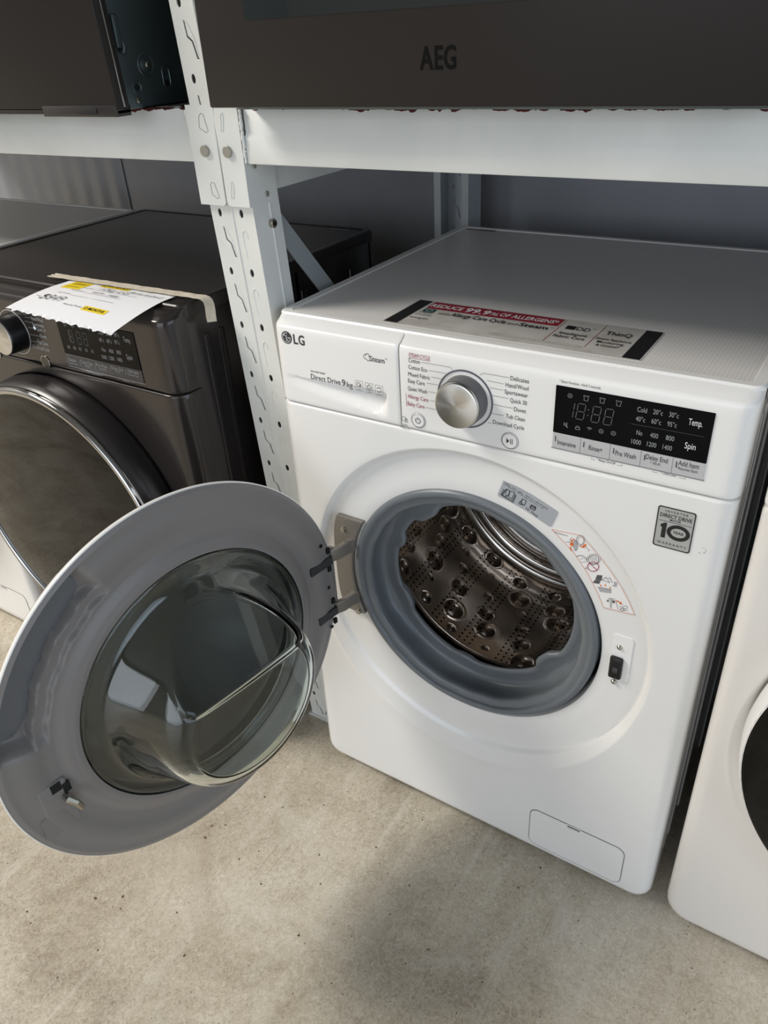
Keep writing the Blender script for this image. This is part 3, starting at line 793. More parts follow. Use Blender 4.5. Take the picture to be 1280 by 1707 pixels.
# --- door opening: gasket, drum
GC = (.2875, 0, .463)
def gasket():
    prof = [(.1865, .030), (.1885, .018), (.1880, .010), (.1855, .0050), (.1800, .0042), (.1772, .0058), (.1762, .0092), (.1715, .0098), (.1655, .0110), (.1635, .0145), (.1640, .021), (.1665, .027), (.1690, .036), (.1690, .046), (.1660, .0515),
            (.1600, .0530), (.1500, .0520), (.1430, .0500), (.1405, .0515), (.1400, .0545), (.1430, .0590), (.1500, .064), (.1700, .072), (.1900, .078)]
    n = 180; V = []; F = []
    for i in range(n):
        a = 2 * PI * i / n
        # moulded swellings on the inner fold, thumb-like pockets
        sw = 0
        for c, wd, hgt in ((math.radians(128), .16, .010), (math.radians(205), .14, .010), (math.radians(-38), .16, .014), (math.radians(-100), .10, .005), (math.radians(40), .2, .006), (math.radians(160), .09, .008)):
            d = (a - c + PI) % (2 * PI) - PI
            sw += hgt * math.exp(-(d / wd) ** 4)
        lob = .0007 * math.sin(9 * a) + .0005 * math.sin(23 * a)
        for k, (r, y) in enumerate(prof):
            rr = r
            if 14 <= k <= 21: rr = r - sw * (1 if 16 <= k <= 20 else .5); y = y - (.004 if 16 <= k <= 19 else 0) * min(1, sw / .01)
            if 5 <= k <= 12: rr += lob
            V.append((GC[0] + rr * math.cos(a), y, GC[2] + rr * math.sin(a)))
    k = len(prof)
    for i in range(n):
        j = (i + 1) % n
        for q in range(k - 1): F.append((i * k + q, j * k + q, j * k + q + 1, i * k + q + 1))
    return obj('door_gasket', V, F, M_GASKET, WM, ang=60)
gasket()
def drum():
    ya, yb, R = .118, .405, .243
    dims = []
    sizes = [.0180, .0160, .0135, .0110, .0085, .0060]
    for ring in range(7):
        for j in range(22):
            s = sizes[(j + ring * 2) % 6] if (j // 6) % 2 == 0 else sizes[5 - (j + ring) % 6]
            dims.append(((2 * PI * (j + .5 * (ring % 2)) / 22 + .07 * ring) % (2 * PI), .142 + .040 * ring + .006 * math.sin(j * 2.1), s))
    nu, nv = 560, 130
    V = []; F = []; U = []
    buckets = {}
    for d in dims: buckets.setdefault(int(d[0] / (2 * PI) * 56), []).append(d)
    for i in range(nu):
        a = 2 * PI * i / nu
        bi = int(a / (2 * PI) * 56)
        near = [d for q in (-1, 0, 1) for d in buckets.get((bi + q) % 56, [])]
        for j in range(nv + 1):
            y = ya + (yb - ya) * j / nv
            r = R
            for c, yy, s in near:
                du = ((a - c + PI) % (2 * PI) - PI) * R; dv = y - yy
                q = du * du + dv * dv
                if q < s * s * 1.6:
                    t = math.sqrt(q) / s
                    r -= .46 * s * (1 - t * t) if t < 1 else 0
                    if 1 <= t < 1.26: r += .05 * s * math.sin((t - 1) / .26 * PI)
            V.append((GC[0] + r * math.cos(a), y, GC[2] + r * math.sin(a))); U.append((a * R, y))
    k = nv + 1
    for i in range(nu):
        j = (i + 1) % nu
        for q in range(nv): F.append((i * k + q, j * k + q, j * k + q + 1, i * k + q + 1))
    # uv seam: harmless, sits at the hidden right side
    dr = obj('drum', V, F, M_DRUM, WM, ang=180, uvs=U)
    c = (GC[0], 0, GC[2])
    MB().lathe([(.172, .100), (.1700, .096), (.1715, .0925), (.1755, .0925), (.180, .096), (.200, .104), (.232, .1085), (.240, .112), (.243, .118)], c, (0, 1, 0), n=128).build('drum_rim', M_STEEL, dr, ang=60)
    back = [(.243, .405), (.240, .4125), (.232, .416), (.226, .411), (.218, .409), (.212, .416), (.204, .418), (.196, .411), (.186, .409), (.178, .415), (.160, .418), (.10, .420), (.05, .410), (.03, .408), (0, .408)]
    MB().lathe(back, c, (0, 1, 0), n=128).build('drum_back', M_STEEL, dr, ang=60)
    for i in range(6):                               # star pressing on the back wall
        a = 2 * PI * i / 6 + .3
        ex = Vector((math.cos(a), 0, math.sin(a))); ez = Vector((-math.sin(a), 0, math.cos(a)))
        MB().obox(Vector(c) + ex * .10 + Vector((0, .417, 0)), ex, Vector((0, 1, 0)), ez, .062, .006, .014, .005, 3).build('back_pressing', M_STEEL, dr)
    MB().lathe([(.19, .074), (.262, .085), (.262, .43), (0, .43)], c, (0, 1, 0), n=64).build('tub', M_VOID, WM)
    for deg in (158, 62, -22):                       # lifters
        a = math.radians(deg); ex = Vector((math.cos(a), 0, math.sin(a))); ez = Vector((-math.sin(a), 0, math.cos(a)))
        def lf(u, v):
            t = (u - .5) * 2; hgt = .045 * (1 - abs(t) ** 2.2); y = .130 + .26 * v; e = min(1, min(v, 1 - v) / .12)
            return Vector(c) + ex * (.244 - hgt * math.sqrt(e)) + ez * (t * .036) + Vector((0, y, 0))
        l = MB().grid(lf, 16, 24).build('lifter', M_STEEL, dr, ang=70)
        for q in range(6):
            MB().obox(Vector(c) + ex * .1985 + Vector((0, .17 + .034 * q, 0)), ex, Vector((0, 1, 0)), ez, .003, .004, .012, .002).build('lifter_slot', M_VOID, l)
drum()

# --- lock plate with striker slot and two screws on the right of the opening
dy = .0100
lp = MB().extrude(rrect(.4930, .5185, .430, .503, .004), (0, dy + .001, 0), FX, FZ, (0, -1, 0), .0018).build('lock_plate', M_WPLAS, WM, smooth=False)
lx, lz = [q for q in fp((1028, 1109), .012)]
MB().box(lx - .0085, lx + .0085, dy - .006, dy, lz - .018, lz + .018, .003).build('latch_socket', M_BLACK, lp)
MB().box(lx - .0052, lx + .0052, dy - .0066, dy - .005, lz - .013, lz + .013, .001).build('latch_slot', M_VOID, lp)
MB().box(lx - .003, lx + .004, dy - .0077, dy - .006, lz - .006, lz + .003, .001).build('latch_lever', mat('grey_lever', (58, 58, 60), .4), lp)
for px in ((1034, 1077), (1024, 1134)):
    a, b = fp(px, .012); MB().lathe([(0, -.0030), (.0020, -.0028), (.0034, -.0014), (.0038, 0)], (a, dy - .0006, b), (0, 1, 0), n=20).build('screw', M_ZINC, lp)

# --- instruction labels on the ring around the opening
def arc_quad(r0, r1, d0, d1, inset=0, n=10, c=(.292, .458)):
    a0, a1 = math.radians(d0), math.radians(d1)
    out = [(c[0] + r1 * math.cos(a0 + (a1 - a0) * i / n), c[1] + r1 * math.sin(a0 + (a1 - a0) * i / n)) for i in range(n + 1)]
    return out
RY = dy + .0002
def ring_label(name, pxs, m, bulge=True):
    pts = [fp(p, RY) for p in pxs]
    return MB().extrude(pts, (0, RY, 0), FX, FZ, (0, -1, 0), .0005).build(name, m, WM, smooth=False)
film = ring_label('manual_label', [(839, 801), (862, 811), (886, 824), (908, 838), (930, 853), (929, 857), (919, 877), (915, 877), (900, 867), (876, 851), (850, 836), (831, 827), (829.5, 824)], M_FILM)
kl = Ink('label_print', M_INKB, film, (0, RY, 0), FX, FZ, .0008)
def LQ(x, y): return fp((820 + x * .09375, 790 + y * .09375), RY)
for pts in ([(190, 370), (260, 265), (320, 300), (300, 370), (240, 400), (190, 370)], [(240, 350), (268, 265), (325, 300)], [(325, 300), (410, 330), (352, 440), (300, 400), (240, 365)], [(325, 300), (300, 385)], [(210, 265), (158, 365), (375, 505), (435, 375)], [(235, 275), (180, 365), (365, 475), (420, 360)]):
    kl.line([LQ(*p) for p in pts], .0007)
for pts in ([(545, 440), (615, 475), (580, 555), (515, 520), (545, 440)], [(480, 530), (500, 490), (540, 470)], [(500, 545), (540, 520), (545, 560)]): kl.line([LQ(*p) for p in pts], .0008)
kl.poly([LQ(*p) for p in ((700, 540), (770, 570), (792, 595), (770, 640), (750, 650), (690, 620), (672, 590))])
klw = Ink('label_icon_lines', M_FILM, film, (0, RY, 0), FX, FZ, .0011); a, b = LQ(732, 600); klw.ring(a, b, .0022, .0006, 16); klw.ring(a, b - .0002, .001, .0005, 12)
tl = math.atan2(LQ(950, 600)[1] - LQ(240, 150)[1], LQ(950, 600)[0] - LQ(240, 150)[0])
a, b = LQ(228, 160); kl.text('MODEL : WV5 - 1408W', a, b, .0016, .026, tilt=tl)
a, b = LQ(600, 385); kl.text('SERIAL No : 206PNWM0C678', a, b, .0016, .031, tilt=tl)
a, b = LQ(222, 185); kl.text('AC Single-phase : 220-240V 50Hz / Rated current : 10A', a, b, .0014, .056, tilt=tl)
a, b = LQ(605, 612); kl.text('LG  ThinQ', a, b, .0026, .017, tilt=tl - .12, bold=.01)
lab = ring_label('safety_label', [(918, 880.5), (969, 890.5), (985, 908), (1003, 930), (1020, 952), (1037, 977), (1050, 1002), (1060, 1026), (1005, 1013), (996, 990), (978, 955), (955, 921)], M_LABELW)
ko = Ink('orange_border', M_PALEO, lab, (0, RY, 0), FX, FZ, .0008)
ko.line([fp(p, RY) for p in ((920, 882), (968, 892), (985, 910), (1002, 931), (1019, 953), (1036, 978), (1049, 1003), (1058, 1024.5), (1006, 1012), (997, 989), (979, 954), (956, 920))], .0007, True)
kk = Ink('pictograms', mat('pictogram_grey', (112, 112, 116), .5), lab, (0, RY, 0), FX, FZ, .0008)
kor = Ink('orange_arrows', M_ORANGE, lab, (0, RY, 0), FX, FZ, .0010)
krd = Ink('prohibition_mark', mat('magenta_print', (176, 44, 84), .5), lab, (0, RY, 0), FX, FZ, .0010)
def LS(x, y): return fp((930 + x * .109375, 880 + y * .109375), RY)
def L_(ink, pts, wd=.0005, closed=False): ink.line([LS(*p) for p in pts], wd, closed)
def E_(ink, cx_, cy_, rx_, ry_, wd=.0005, n=18): L_(ink, [(cx_ + rx_ * math.cos(2 * PI * i / n), cy_ + ry_ * math.sin(2 * PI * i / n)) for i in range(n)], wd, True)
kfill = Ink('pictogram_fill', mat('pictogram_pale', (170, 170, 172), .5), lab, (0, RY, 0), FX, FZ, .0006)
kfill.poly([LS(*p) for p in ((255, 180), (290, 190), (305, 270), (290, 340), (260, 345), (240, 270))])
E_(kk, 345, 185, 65, 75); E_(kk, 350, 190, 45, 55, .0004); L_(kk, [(115, 210), (180, 215), (190, 170), (215, 140)]); L_(kk, [(430, 300), (480, 330), (465, 350)]); E_(kk, 270, 265, 35, 80, .0004)
L_(kor, [(205, 235), (215, 190), (250, 165)], .0016); L_(kor, [(195, 280), (195, 320), (220, 345)], .0014); kor.poly([LS(*p) for p in ((175, 240), (235, 220), (245, 250), (215, 275))]); kor.poly([LS(*p) for p in ((380, 260), (430, 235), (435, 275), (390, 295))]); L_(kor, [(335, 275), (400, 290)], .0014)
E_(kk, 545, 480, 80, 65, .0008); E_(kk, 545, 475, 105, 82, .0004); L_(kk, [(285, 435), (330, 415), (390, 425), (450, 470)], .0008); L_(kk, [(340, 480), (380, 450), (430, 480)], .0004); L_(kk, [(350, 520), (430, 510), (440, 460)], .0004); L_(kk, [(410, 610), (440, 620), (430, 590)], .0006)
for q in range(5): L_(kk, [(490 + q * 22, 440), (510 + q * 22, 500)], .0004)
E_(krd, 540, 585, 85, 72, .0009); L_(krd, [(480, 530), (600, 640)], .0009)
kdk = Ink('pictogram_dark', mat('pictogram_dark_grey', (84, 84, 88), .5), lab, (0, RY, 0), FX, FZ, .0008)
kdk.poly([LS(*p) for p in ((600, 712), (680, 720), (665, 800), (570, 780))]); kdk.poly([LS(*p) for p in ((570, 785), (650, 800), (630, 850), (530, 830))])
L_(kk, [(680, 790), (735, 745), (790, 830), (700, 800)], .0006, True); L_(kk, [(770, 770), (795, 755), (830, 830)], .0006)
kfill.poly([LS(*p) for p in ((850, 810), (910, 830), (895, 900), (820, 880), (860, 860))]); kfill.poly([LS(*p) for p in ((615, 910), (815, 940), (815, 995), (640, 970))]); L_(kk, [(605, 900), (700, 910), (815, 940)], .0008)
for p in ((655, 872), (725, 867), (797, 907)): kor.poly([LS(p[0] + a, p[1] + b) for a, b in ((0, -16), (14, 2), (0, 16), (-14, 2))])
L_(kk, [(770, 1068), (870, 1080)], .0006); L_(kk, [(800, 1070), (800, 1210)], .0005); L_(kk, [(820, 1072), (815, 1220)], .0005); L_(kk, [(880, 1100), (920, 1240)], .0005)
kdk.poly([LS(*p) for p in ((775, 1080), (740, 1110), (775, 1125))]); kdk.poly([LS(*p) for p in ((830, 1095), (870, 1105), (865, 1145), (830, 1135))])
L_(kor, [(880, 1105), (920, 1112), (950, 1135)], .0014); kor.poly([LS(*p) for p in ((965, 1120), (980, 1165), (935, 1150))])
E_(kk, 1025, 1205, 38, 22, .0005); E_(kk, 980, 1240, 30, 18, .0007); L_(kk, [(940, 1190), (975, 1205)], .0007); L_(kk, [(1000, 1250), (1065, 1255)], .0006)
a, b = fp((924, 887.5), RY); kk.text('MEZ66534519', a, b, .0022, .017, tilt=-.03)

# ------------------------------------------------------------------ open door: one part, modelled in its own frame
TH = -1.7334
DO = Vector((.0462, -.2828, .4727)); Tu = Vector((math.cos(TH), math.sin(TH), 0)); Tm = Vector((-math.sin(TH), math.cos(TH), 0)); Tw = Vector((0, 0, 1))
def DP(u, w_, d): return DO + Tu * u + Tw * w_ + Tm * d
def sst(e0, e1, x):
    t = max(0, min(1, (x - e0) / (e1 - e0))); return t * t * (3 - 2 * t)
RO = .2548
GU, GW = -.0085, -.0015                            # centre of the glass in the door
def door_d(r, a):
    """height of the grey inner face"""
    d = .0025 * sst(RO, RO - .006, r)
    d += .0030 * sst(.246, .225, r) - .0022 * sst(.222, .205, r)
    d += .006 * sst(.196, .182, r) + .0015 * sst(.182, .176, r)
    deg = math.degrees(a)
    t0, t1 = 12.5, 65.0
    e = min(sst(t0 - 1.5, t0 + 2.5, deg), 1 - sst(t1 - 3, t1 + 1.5, deg))
    if e > 0:
        wob = .0011 * math.sin(deg * .45) + .0006 * math.sin(deg * 1.1)
        band = sst(.199 + wob, .2025 + wob, r) * .35 + sst(.2125 + wob, .2165 + wob, r) * .65
        band *= 1 - sst(RO - .0070, RO - .0050, r)
        d -= .021 * band * e
    return d
def make_door():
    n, V, F = 360, [], []
    rs = [.1712, .1722, .174, .176, .178, .180, .182, .1845, .187, .190, .193, .196, *[.197 + .001 * q for q in range(57)], RO]
    for i in range(n):
        a = -PI + 2 * PI * i / n
        for k, r in enumerate(rs):
            f = (RO - r) / (RO - rs[0])
            V.append(DP(GU * f + r * math.cos(a), GW * f + r * math.sin(a), door_d(r, a)))
        V.insert(len(V) - len(rs), DP(GU + .1712 * math.cos(a), GW + .1712 * math.sin(a), -.012))
    k = len(rs) + 1
    for i in range(n):
        j = (i + 1) % n
        for q in range(k - 1): F.append((i * k + q, j * k + q, j * k + q + 1, i * k + q + 1))
    dr = obj('door', V, F, M_DOORGREY, WM, ang=50)
    dr['label'] = 'open round door with grey inner frame'
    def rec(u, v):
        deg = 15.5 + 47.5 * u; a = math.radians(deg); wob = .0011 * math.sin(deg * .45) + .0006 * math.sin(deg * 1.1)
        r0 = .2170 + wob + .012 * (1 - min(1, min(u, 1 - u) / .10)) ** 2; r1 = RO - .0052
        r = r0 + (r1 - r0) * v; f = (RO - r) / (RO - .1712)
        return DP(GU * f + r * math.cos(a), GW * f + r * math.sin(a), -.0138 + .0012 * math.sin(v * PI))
    MB().grid(rec, 60, 8).build('handle_recess', mat('recess_shade_grey', (104, 106, 110), .3), dr)  # recess floor coloured darker than the door frame, shade put into the colour
    sh = MB()
    sh.lathe([(RO, 0), (RO + .0008, -.0004), (RO + .0014, -.0018), (RO + .0010, -.0045), (RO - .002, -.010), (RO - .008, -.018), (.235, -.029), (.215, -.037), (.196, -.040)], DO, Tm, n=160)
    sh.build('outer_shell', M_WPLAS, dr, ang=50)
    MB().lathe([(.197, -.041), (.15, -.047), (.08, -.050), (0, -.051)], DO, Tm, n=96).build('outer_window', M_TINT, dr, ang=60)
    MB().lathe([(.1722, -.012), (.12, -.014), (0, -.014)], DP(GU, GW, 0), Tm, n=96).build('inner_window_plate', mat('dark_inner_plate', (46, 48, 46), .12, coat=.3), dr, ang=60)
    # glass bowl: cone with a slanted cut across its top
    def bowl(r, a, th):
        w_ = r * math.sin(a)
        pr = [(0, .113), (.07, .1125), (.092, .1110), (.102, .107), (.108, .100), (.1125, .090), (.122, .062), (.132, .038), (.138, .026), (.144, .0175), (.150, .0135), (.158, .0115), (.1705, .0105)]
        R_ = r + (th * .9 if r > .09 else 0)
        for q in range(len(pr) - 1):
            (r0, d0), (r1, d1) = pr[q], pr[q + 1]
            if r0 <= R_ <= r1:                      # cubic through the profile points
                def sl_(i):
                    a, b_ = pr[max(i - 1, 0)], pr[min(i + 1, len(pr) - 1)]
                    return (b_[1] - a[1]) / (b_[0] - a[0])
                m0, m1 = sl_(q) if q else 0, sl_(q + 1) if q < len(pr) - 2 else 0
                t = (R_ - r0) / (r1 - r0); h_ = r1 - r0
                dd = (2*t**3 - 3*t*t + 1) * d0 + (t**3 - 2*t*t + t) * h_ * m0 + (-2*t**3 + 3*t*t) * d1 + (t**3 - t*t) * h_ * m1
                break
        else: dd = pr[-1][1]
        sl = .1125 - (w_ - .046) * .93
        sl = .0125 + .5 * ((sl - .0125) + math.sqrt((sl - .0125) ** 2 + .000016))
        kk_ = .0022
        h = max(kk_ - abs(dd - sl), 0) / kk_
        dd = min(dd, sl) - h * h * kk_ * .25
        return max(dd - th, .0105 - th)
    rs2 = [0, .01, .02, .03, .036] + [.040 + .0015 * q for q in range(81)] + [.164, .1705]
    n2 = 300; V = []; F = []
    # relax the two faces a little so that facets do not show in the refraction
    def face(th):
        g = [[bowl(r, 2 * PI * i / n2, th) for r in rs2] for i in range(n2)]
        return g
    k = len(rs2)
    for th in (0, .0065):
        g = face(th)
        for i in range(n2):
            a = 2 * PI * i / n2
            for q, r in enumerate(rs2): V.append(DP(GU + r * math.cos(a), GW + r * math.sin(a), g[i][q]))
    off = n2 * k
    for s in (0, off):
        for i in range(n2):
            j = (i + 1) % n2
            for q in range(k - 1):
                if q == 0: F.append((s, s + j * k + 1, s + i * k + 1))
                else: F.append((s + i * k + q, s + j * k + q, s + j * k + q + 1, s + i * k + q + 1))
    for i in range(n2):
        j = (i + 1) % n2; F.append((i * k + k - 1, j * k + k - 1, off + j * k + k - 1, off + i * k + k - 1))
    obj('glass_bowl', V, F, M_GLASS, dr, ang=180)
    # latch hook with its pocket
    hk = MB().obox(DP(.207, -.036, .003), Tu, Tw, Tm, .017, .022, .0035, .003, 3)
    hk.build('latch_base', M_DOORGREY, dr)
    MB().obox(DP(.203, -.022, .0062), Tu, Tw, Tm, .0062, .0065, .0009, .0004, 1).build('latch_window', M_VOID, dr)
    MB().obox(DP(.192, -.030, .0062), Tu, Tw, Tm, .0045, .0075, .0009, .0004, 1).build('latch_window', M_VOID, dr)
    MB().tube([DP(.197, -.040, .003), DP(.197, -.041, .014), DP(.192, -.047, .020), DP(.189, -.058, .020), DP(.190, -.062, .017)], [.0052, .0048, .0045, .0042, .003], 8).build('latch_hook', M_ZINC, dr)
    MB().extrude(rrect(-.022, .02, -.02, .016, .005), DP(.212, -.072, .0035), Tu, Tw, Tm, .0012).build('latch_relief', M_DOORGREY, dr, smooth=False)
    MB().cyl(DP(.222, .006, .003), Tm, .0034, .0022, 14, .0006).build('screw', M_BLACK, dr)
    # hinge slots and screw holes along the hinge side
    for u0, u1, w_ in ((-.250, -.207, .0365), (-.250, -.211, -.0575)):
        MB().obox(DP((u0 + u1) / 2, w_, .0042), Tu, Tw, Tm, (u1 - u0) / 2, .0068, .0022, .0004, 1).build('hinge_slot', mat('slot_dark', (52, 52, 54), .6), dr)
    for u, w_ in ((-.2445, .055), (-.2435, .0235), (-.2440, -.0365), (-.2440, -.075)):
        MB().obox(DP(u, w_, .0040), Tu, Tw, Tm, .0030, .0046, .0020, .0003, 1).build('clip_hole', M_VOID, dr)
    for u, w_ in ((-.232, .070), (-.238, -.008), (-.236, -.082)):
        MB().cyl(DP(u, w_, .0035), Tm, .0030, .0018, 14, .0005).build('screw', M_BLACK, dr)
    return dr
make_door()
# hinge: curved plate on the ring with two arms to the door
def hinge():
    ez = [i / 24 for i in range(25)]
    V = []
    z0, z1 = .385, .560
    hy = dy
    ol = []
    for t in ez:                                     # outer (left) edge
        z = z0 + (z1 - z0) * t; ol.append((.066 + .010 * (2 * t - 1) ** 4, z))
    il = []
    for t in reversed(ez):                           # inner edge follows the opening
        z = z0 + (z1 - z0) * t; il.append((GC[0] - math.sqrt(max(0, .191 ** 2 - (z - GC[2]) ** 2)), z))
    h = MB().extrude(ol + il, (0, hy + .001, 0), FX, FZ, (0, -1, 0), .0085).build('hinge', M_HINGE, WM, smooth=False)
    bv = h.modifiers.new('soft', 'BEVEL'); bv.width = .0022; bv.segments = 2; bv.limit_method = 'ANGLE'
    for z in (.5135, .4155):
        pts = [(.098, hy - .004, z), (.096, hy - .016, z), (.092, hy - .032, z - .0005), (.086, hy - .042, z - .001), (.078, hy - .046, z - .001), (.070, hy - .046, z - .001), (.066, hy - .050, z - .001)]
        b = MB()
        sec = [(-.0045, -.0105), (.0045, -.0105), (.0045, .0105), (-.0045, .0105)]
        vv = []
        for i, p in enumerate(pts):
            p = Vector(p); dd = (Vector(pts[min(i + 1, len(pts) - 1)]) - Vector(pts[max(0, i - 1)])).normalized()
            sd = dd.cross(Vector((0, 0, 1))).normalized()
            vv += [p + sd * a * (1.6 if i == 0 else 1) + Vector((0, 0, 1)) * c for a, c in sec]
        ff = [(i * 4 + k, i * 4 + (k + 1) % 4, (i + 1) * 4 + (k + 1) % 4, (i + 1) * 4 + k) for i in range(len(pts) - 1) for k in range(4)] + [(0, 1, 2, 3), tuple(range(len(pts) * 4 - 4, len(pts) * 4))]
        a = b.add(vv, ff).build('hinge_arm', M_HINGE, h, ang=50)
        bv = a.modifiers.new('soft', 'BEVEL'); bv.width = .0014; bv.segments = 2; bv.limit_method = 'ANGLE'
    MB().tube([(.084, hy - .040, .405), (.084, hy - .040, .525)], .0035, 10).build('hinge_pin', M_HINGE, h)
    for px in ((575, 880), (600, 1017)):
        a, c = fp(px, .006)
        MB().lathe([(0, -.0040), (.0022, -.0040), (.0026, -.0032), (.0045, -.0028), (.0048, 0)], (a, hy - .0072, c), (0, 1, 0), n=18).build('screw', M_ZINC, h)
hinge()

# ------------------------------------------------------------------ dark washing machine on the left
DX, DYF = -.735, -.060
WD = thing('washing_machine', 'dark graphite washing machine with price sheet taped to its top', 'washing machine', (DX, DYF, 0))
ORG = (DX, DYF, 0)
DD = .522
cabinet(WD, M_DARK, D=DD)
worktop(WD, M_DPLAS, M_DTOP, y0=.034, y1=DD, z1=.852)
dfp = front_panel(WD, M_DARK, cx=.30, cz=.458, re=.026, n=420)
dcp = panel_strip('control_panel', WD, M_DARK, 0, .6, re=.026, nx=60)
filter_cover(WD, M_DARK)
dc = (.300, 0, .458)
door = MB().lathe([(.240, .014), (.252, .004), (.256, -.012), (.2545, -.034), (.250, -.048), (.246, -.050)], dc, (0, 1, 0), n=140).build('door', M_DPLAS, WD, ang=50)
MB().lathe([(.2495, -.048), (.2510, -.052), (.2490, -.0575), (.2440, -.060), (.2390, -.058), (.2375, -.054)], dc, (0, 1, 0), n=140).build('chrome_ring', M_CHROME, door, ang=60)
MB().lathe([(.2378, -.055), (.21, -.0585), (.15, -.062), (.08, -.064), (0, -.0645)], dc, (0, 1, 0), n=120).build('door_glass', M_TINT, door, ang=60)
# pressed outline and vent pips on the right side wall
sg = MB()
lpq = rrect(.175, .36, .12, .69, .035)
sg.tube([(.5985, a, c) for a, c in lpq + lpq[:1]], .0022, 6, cap=False)
sg.build('side_pressing', M_DARK, WD)
def dpx(x, y): return (x * .203125, 480 + y * .203125)
def dfpx(x, y): return fp(dpx(x, y), DYF, ORG)
o_ = (0, 0, 0)
kd1 = Ink('lettering', M_INKG, dcp, o_, FX, FZ, .0006)
def TD(ink, s, a, b, h, bold=0.):
    (xa, za), (xb, zb) = dfpx(*a), dfpx(*b); ink.text(s, xa, (za + zb) / 2, h, xb - xa, bold=bold)
for s, a, b in (('Delicates', (272, 218), (355, 236)), ('Hand/Wool', (262, 262), (360, 282)), ('Sportswear', (272, 308), (370, 328)), ('Quick 14', (308, 350), (382, 366)), ('Duvet', (336, 404), (390, 418)), ('Tub Clean', (316, 455), (402, 476)), ('Download Cycle', (276, 490), (414, 526))):
    TD(kd1, s, a, b, .0062)
for a, b in (((140, 182), (170, 186)), ((190, 212), (218, 220)), ((205, 238), (250, 246)), ((205, 272), (266, 285)), ((232, 322), (274, 330)), ((246, 380), (332, 396)), ((255, 434), (312, 444))):
    kd1.line([dfpx(*a), dfpx(*b)], .0004)
a, b = dfpx(287, 328); Ink('programme_light', mat('lit_indicator', (215, 235, 250), .3), dcp, o_, FX, FZ, .0007).poly([(a + .003 * math.cos(i * PI / 6), b + .003 * math.sin(i * PI / 6)) for i in range(12)])
# display
corners = [dfpx(*p) for p in ((480, 250), (1110, 345), (1162, 760), (548, 640))]
qx0, qx1 = (corners[0][0] + corners[3][0]) / 2, (corners[1][0] + corners[2][0]) / 2
qz1, qz0 = .816, (corners[2][1] + corners[3][1]) / 2
qzm = (dfpx(1150, 665)[1] + dfpx(540, 545)[1]) / 2
dd_ = MB().box(qx0, qx1, -.0012, .002, qzm, qz1, .0004, 1).build('display', M_BGLASS, WD, smooth=False)
db_ = MB().box(qx0, qx1, -.0012, .002, qz0, qzm - .0003, .0004, 1).build('touch_strip', mat('slate_strip', (44, 45, 51), .3), WD, smooth=False)
kd2 = Ink('display_lettering', M_INKG, dd_, o_, FX, FZ, .0017)
kd3 = Ink('unlit_segments', M_INKDG, dd_, o_, FX, FZ, .0017)
kd4 = Ink('lettering', M_INKG, db_, o_, FX, FZ, .0017)
for s, a, b in (('Cold', (815, 375), (855, 382)), ('20°c', (878, 386), (922, 394)), ('30°c', (944, 396), (986, 402)), ('40°c', (824, 438), (864, 444)), ('60°c', (886, 448), (928, 454)), ('95°c', (950, 456), (992, 464)), ('No', (846, 516), (878, 522)), ('400', (904, 528), (942, 534)), ('800', (968, 538), (1004, 546)), ('1000', (846, 576), (888, 584)), ('1200', (906, 586), (948, 594)), ('1400', (972, 598), (1014, 606))):
    TD(kd2, s, a, b, .0060)
TD(kd2, 'Temp.', (1024, 440), (1082, 450), .0078); TD(kd2, 'Spin', (1050, 582), (1098, 590), .0078)
for s, a, b in (('Steam', (574, 596), (634, 606)), ('Turbo Clean', (676, 616), (770, 636)), ('Pre Wash', (800, 642), (890, 658)), ('Delay End', (924, 664), (1018, 684)), ('Add Item', (1056, 690), (1146, 708))): TD(kd4, s, a, b, .0058)
for s, a, b in (('* Steam Care', (566, 618), (646, 630)), ('* Rinse+', (704, 642), (752, 652)), ('* Intensive', (818, 664), (882, 676)), ('* Wi-Fi', (950, 688), (994, 698)), ('* Remote Start', (1054, 712), (1148, 732))): TD(kd4, s, a, b, .0034)
for p, q in (((556, 568), (562, 602)), ((662, 588), (670, 636)), ((786, 612), (794, 660)), ((908, 638), (916, 688)), ((1034, 662), (1042, 712))): kd4.line([dfpx(*p), dfpx(*q)], .0005)
for i, x in enumerate((566, 588, 652, 704)):
    a, b = dfpx(x, (436, 440, 452, 464)[i]); digit(kd3, a, (dfpx(640, 452)[1]), .0085, .0190, 'bc' if i == 0 else 'abcdefg', sk=.04, t=.0011)
for x, y in ((540, 298), (602, 308), (668, 320), (738, 334), (572, 482), (620, 490), (666, 498), (716, 508), (766, 518)):
    a, b = dfpx(x, y); kd2.ring(a, b, .0024, .0005, 14); kd2.line([(a - .0014, b), (a + .0014, b)], .0005)
TD(kd1, '* Beep On/Off', (752, 706), (820, 716), .0030); TD(kd1, '* Child Lock', (1005, 762), (1068, 774), .0030)
for p, q in (((720, 688), (748, 698)), ((822, 716), (848, 716)), ((965, 744), (1000, 752)), ((1075, 772), (1104, 772))): kd1.line([dfpx(*p), dfpx(*q)], .0004)
kd1.line([(qx0, qz0 - .0012), (qx1, qz0 - .0012)], .0008)
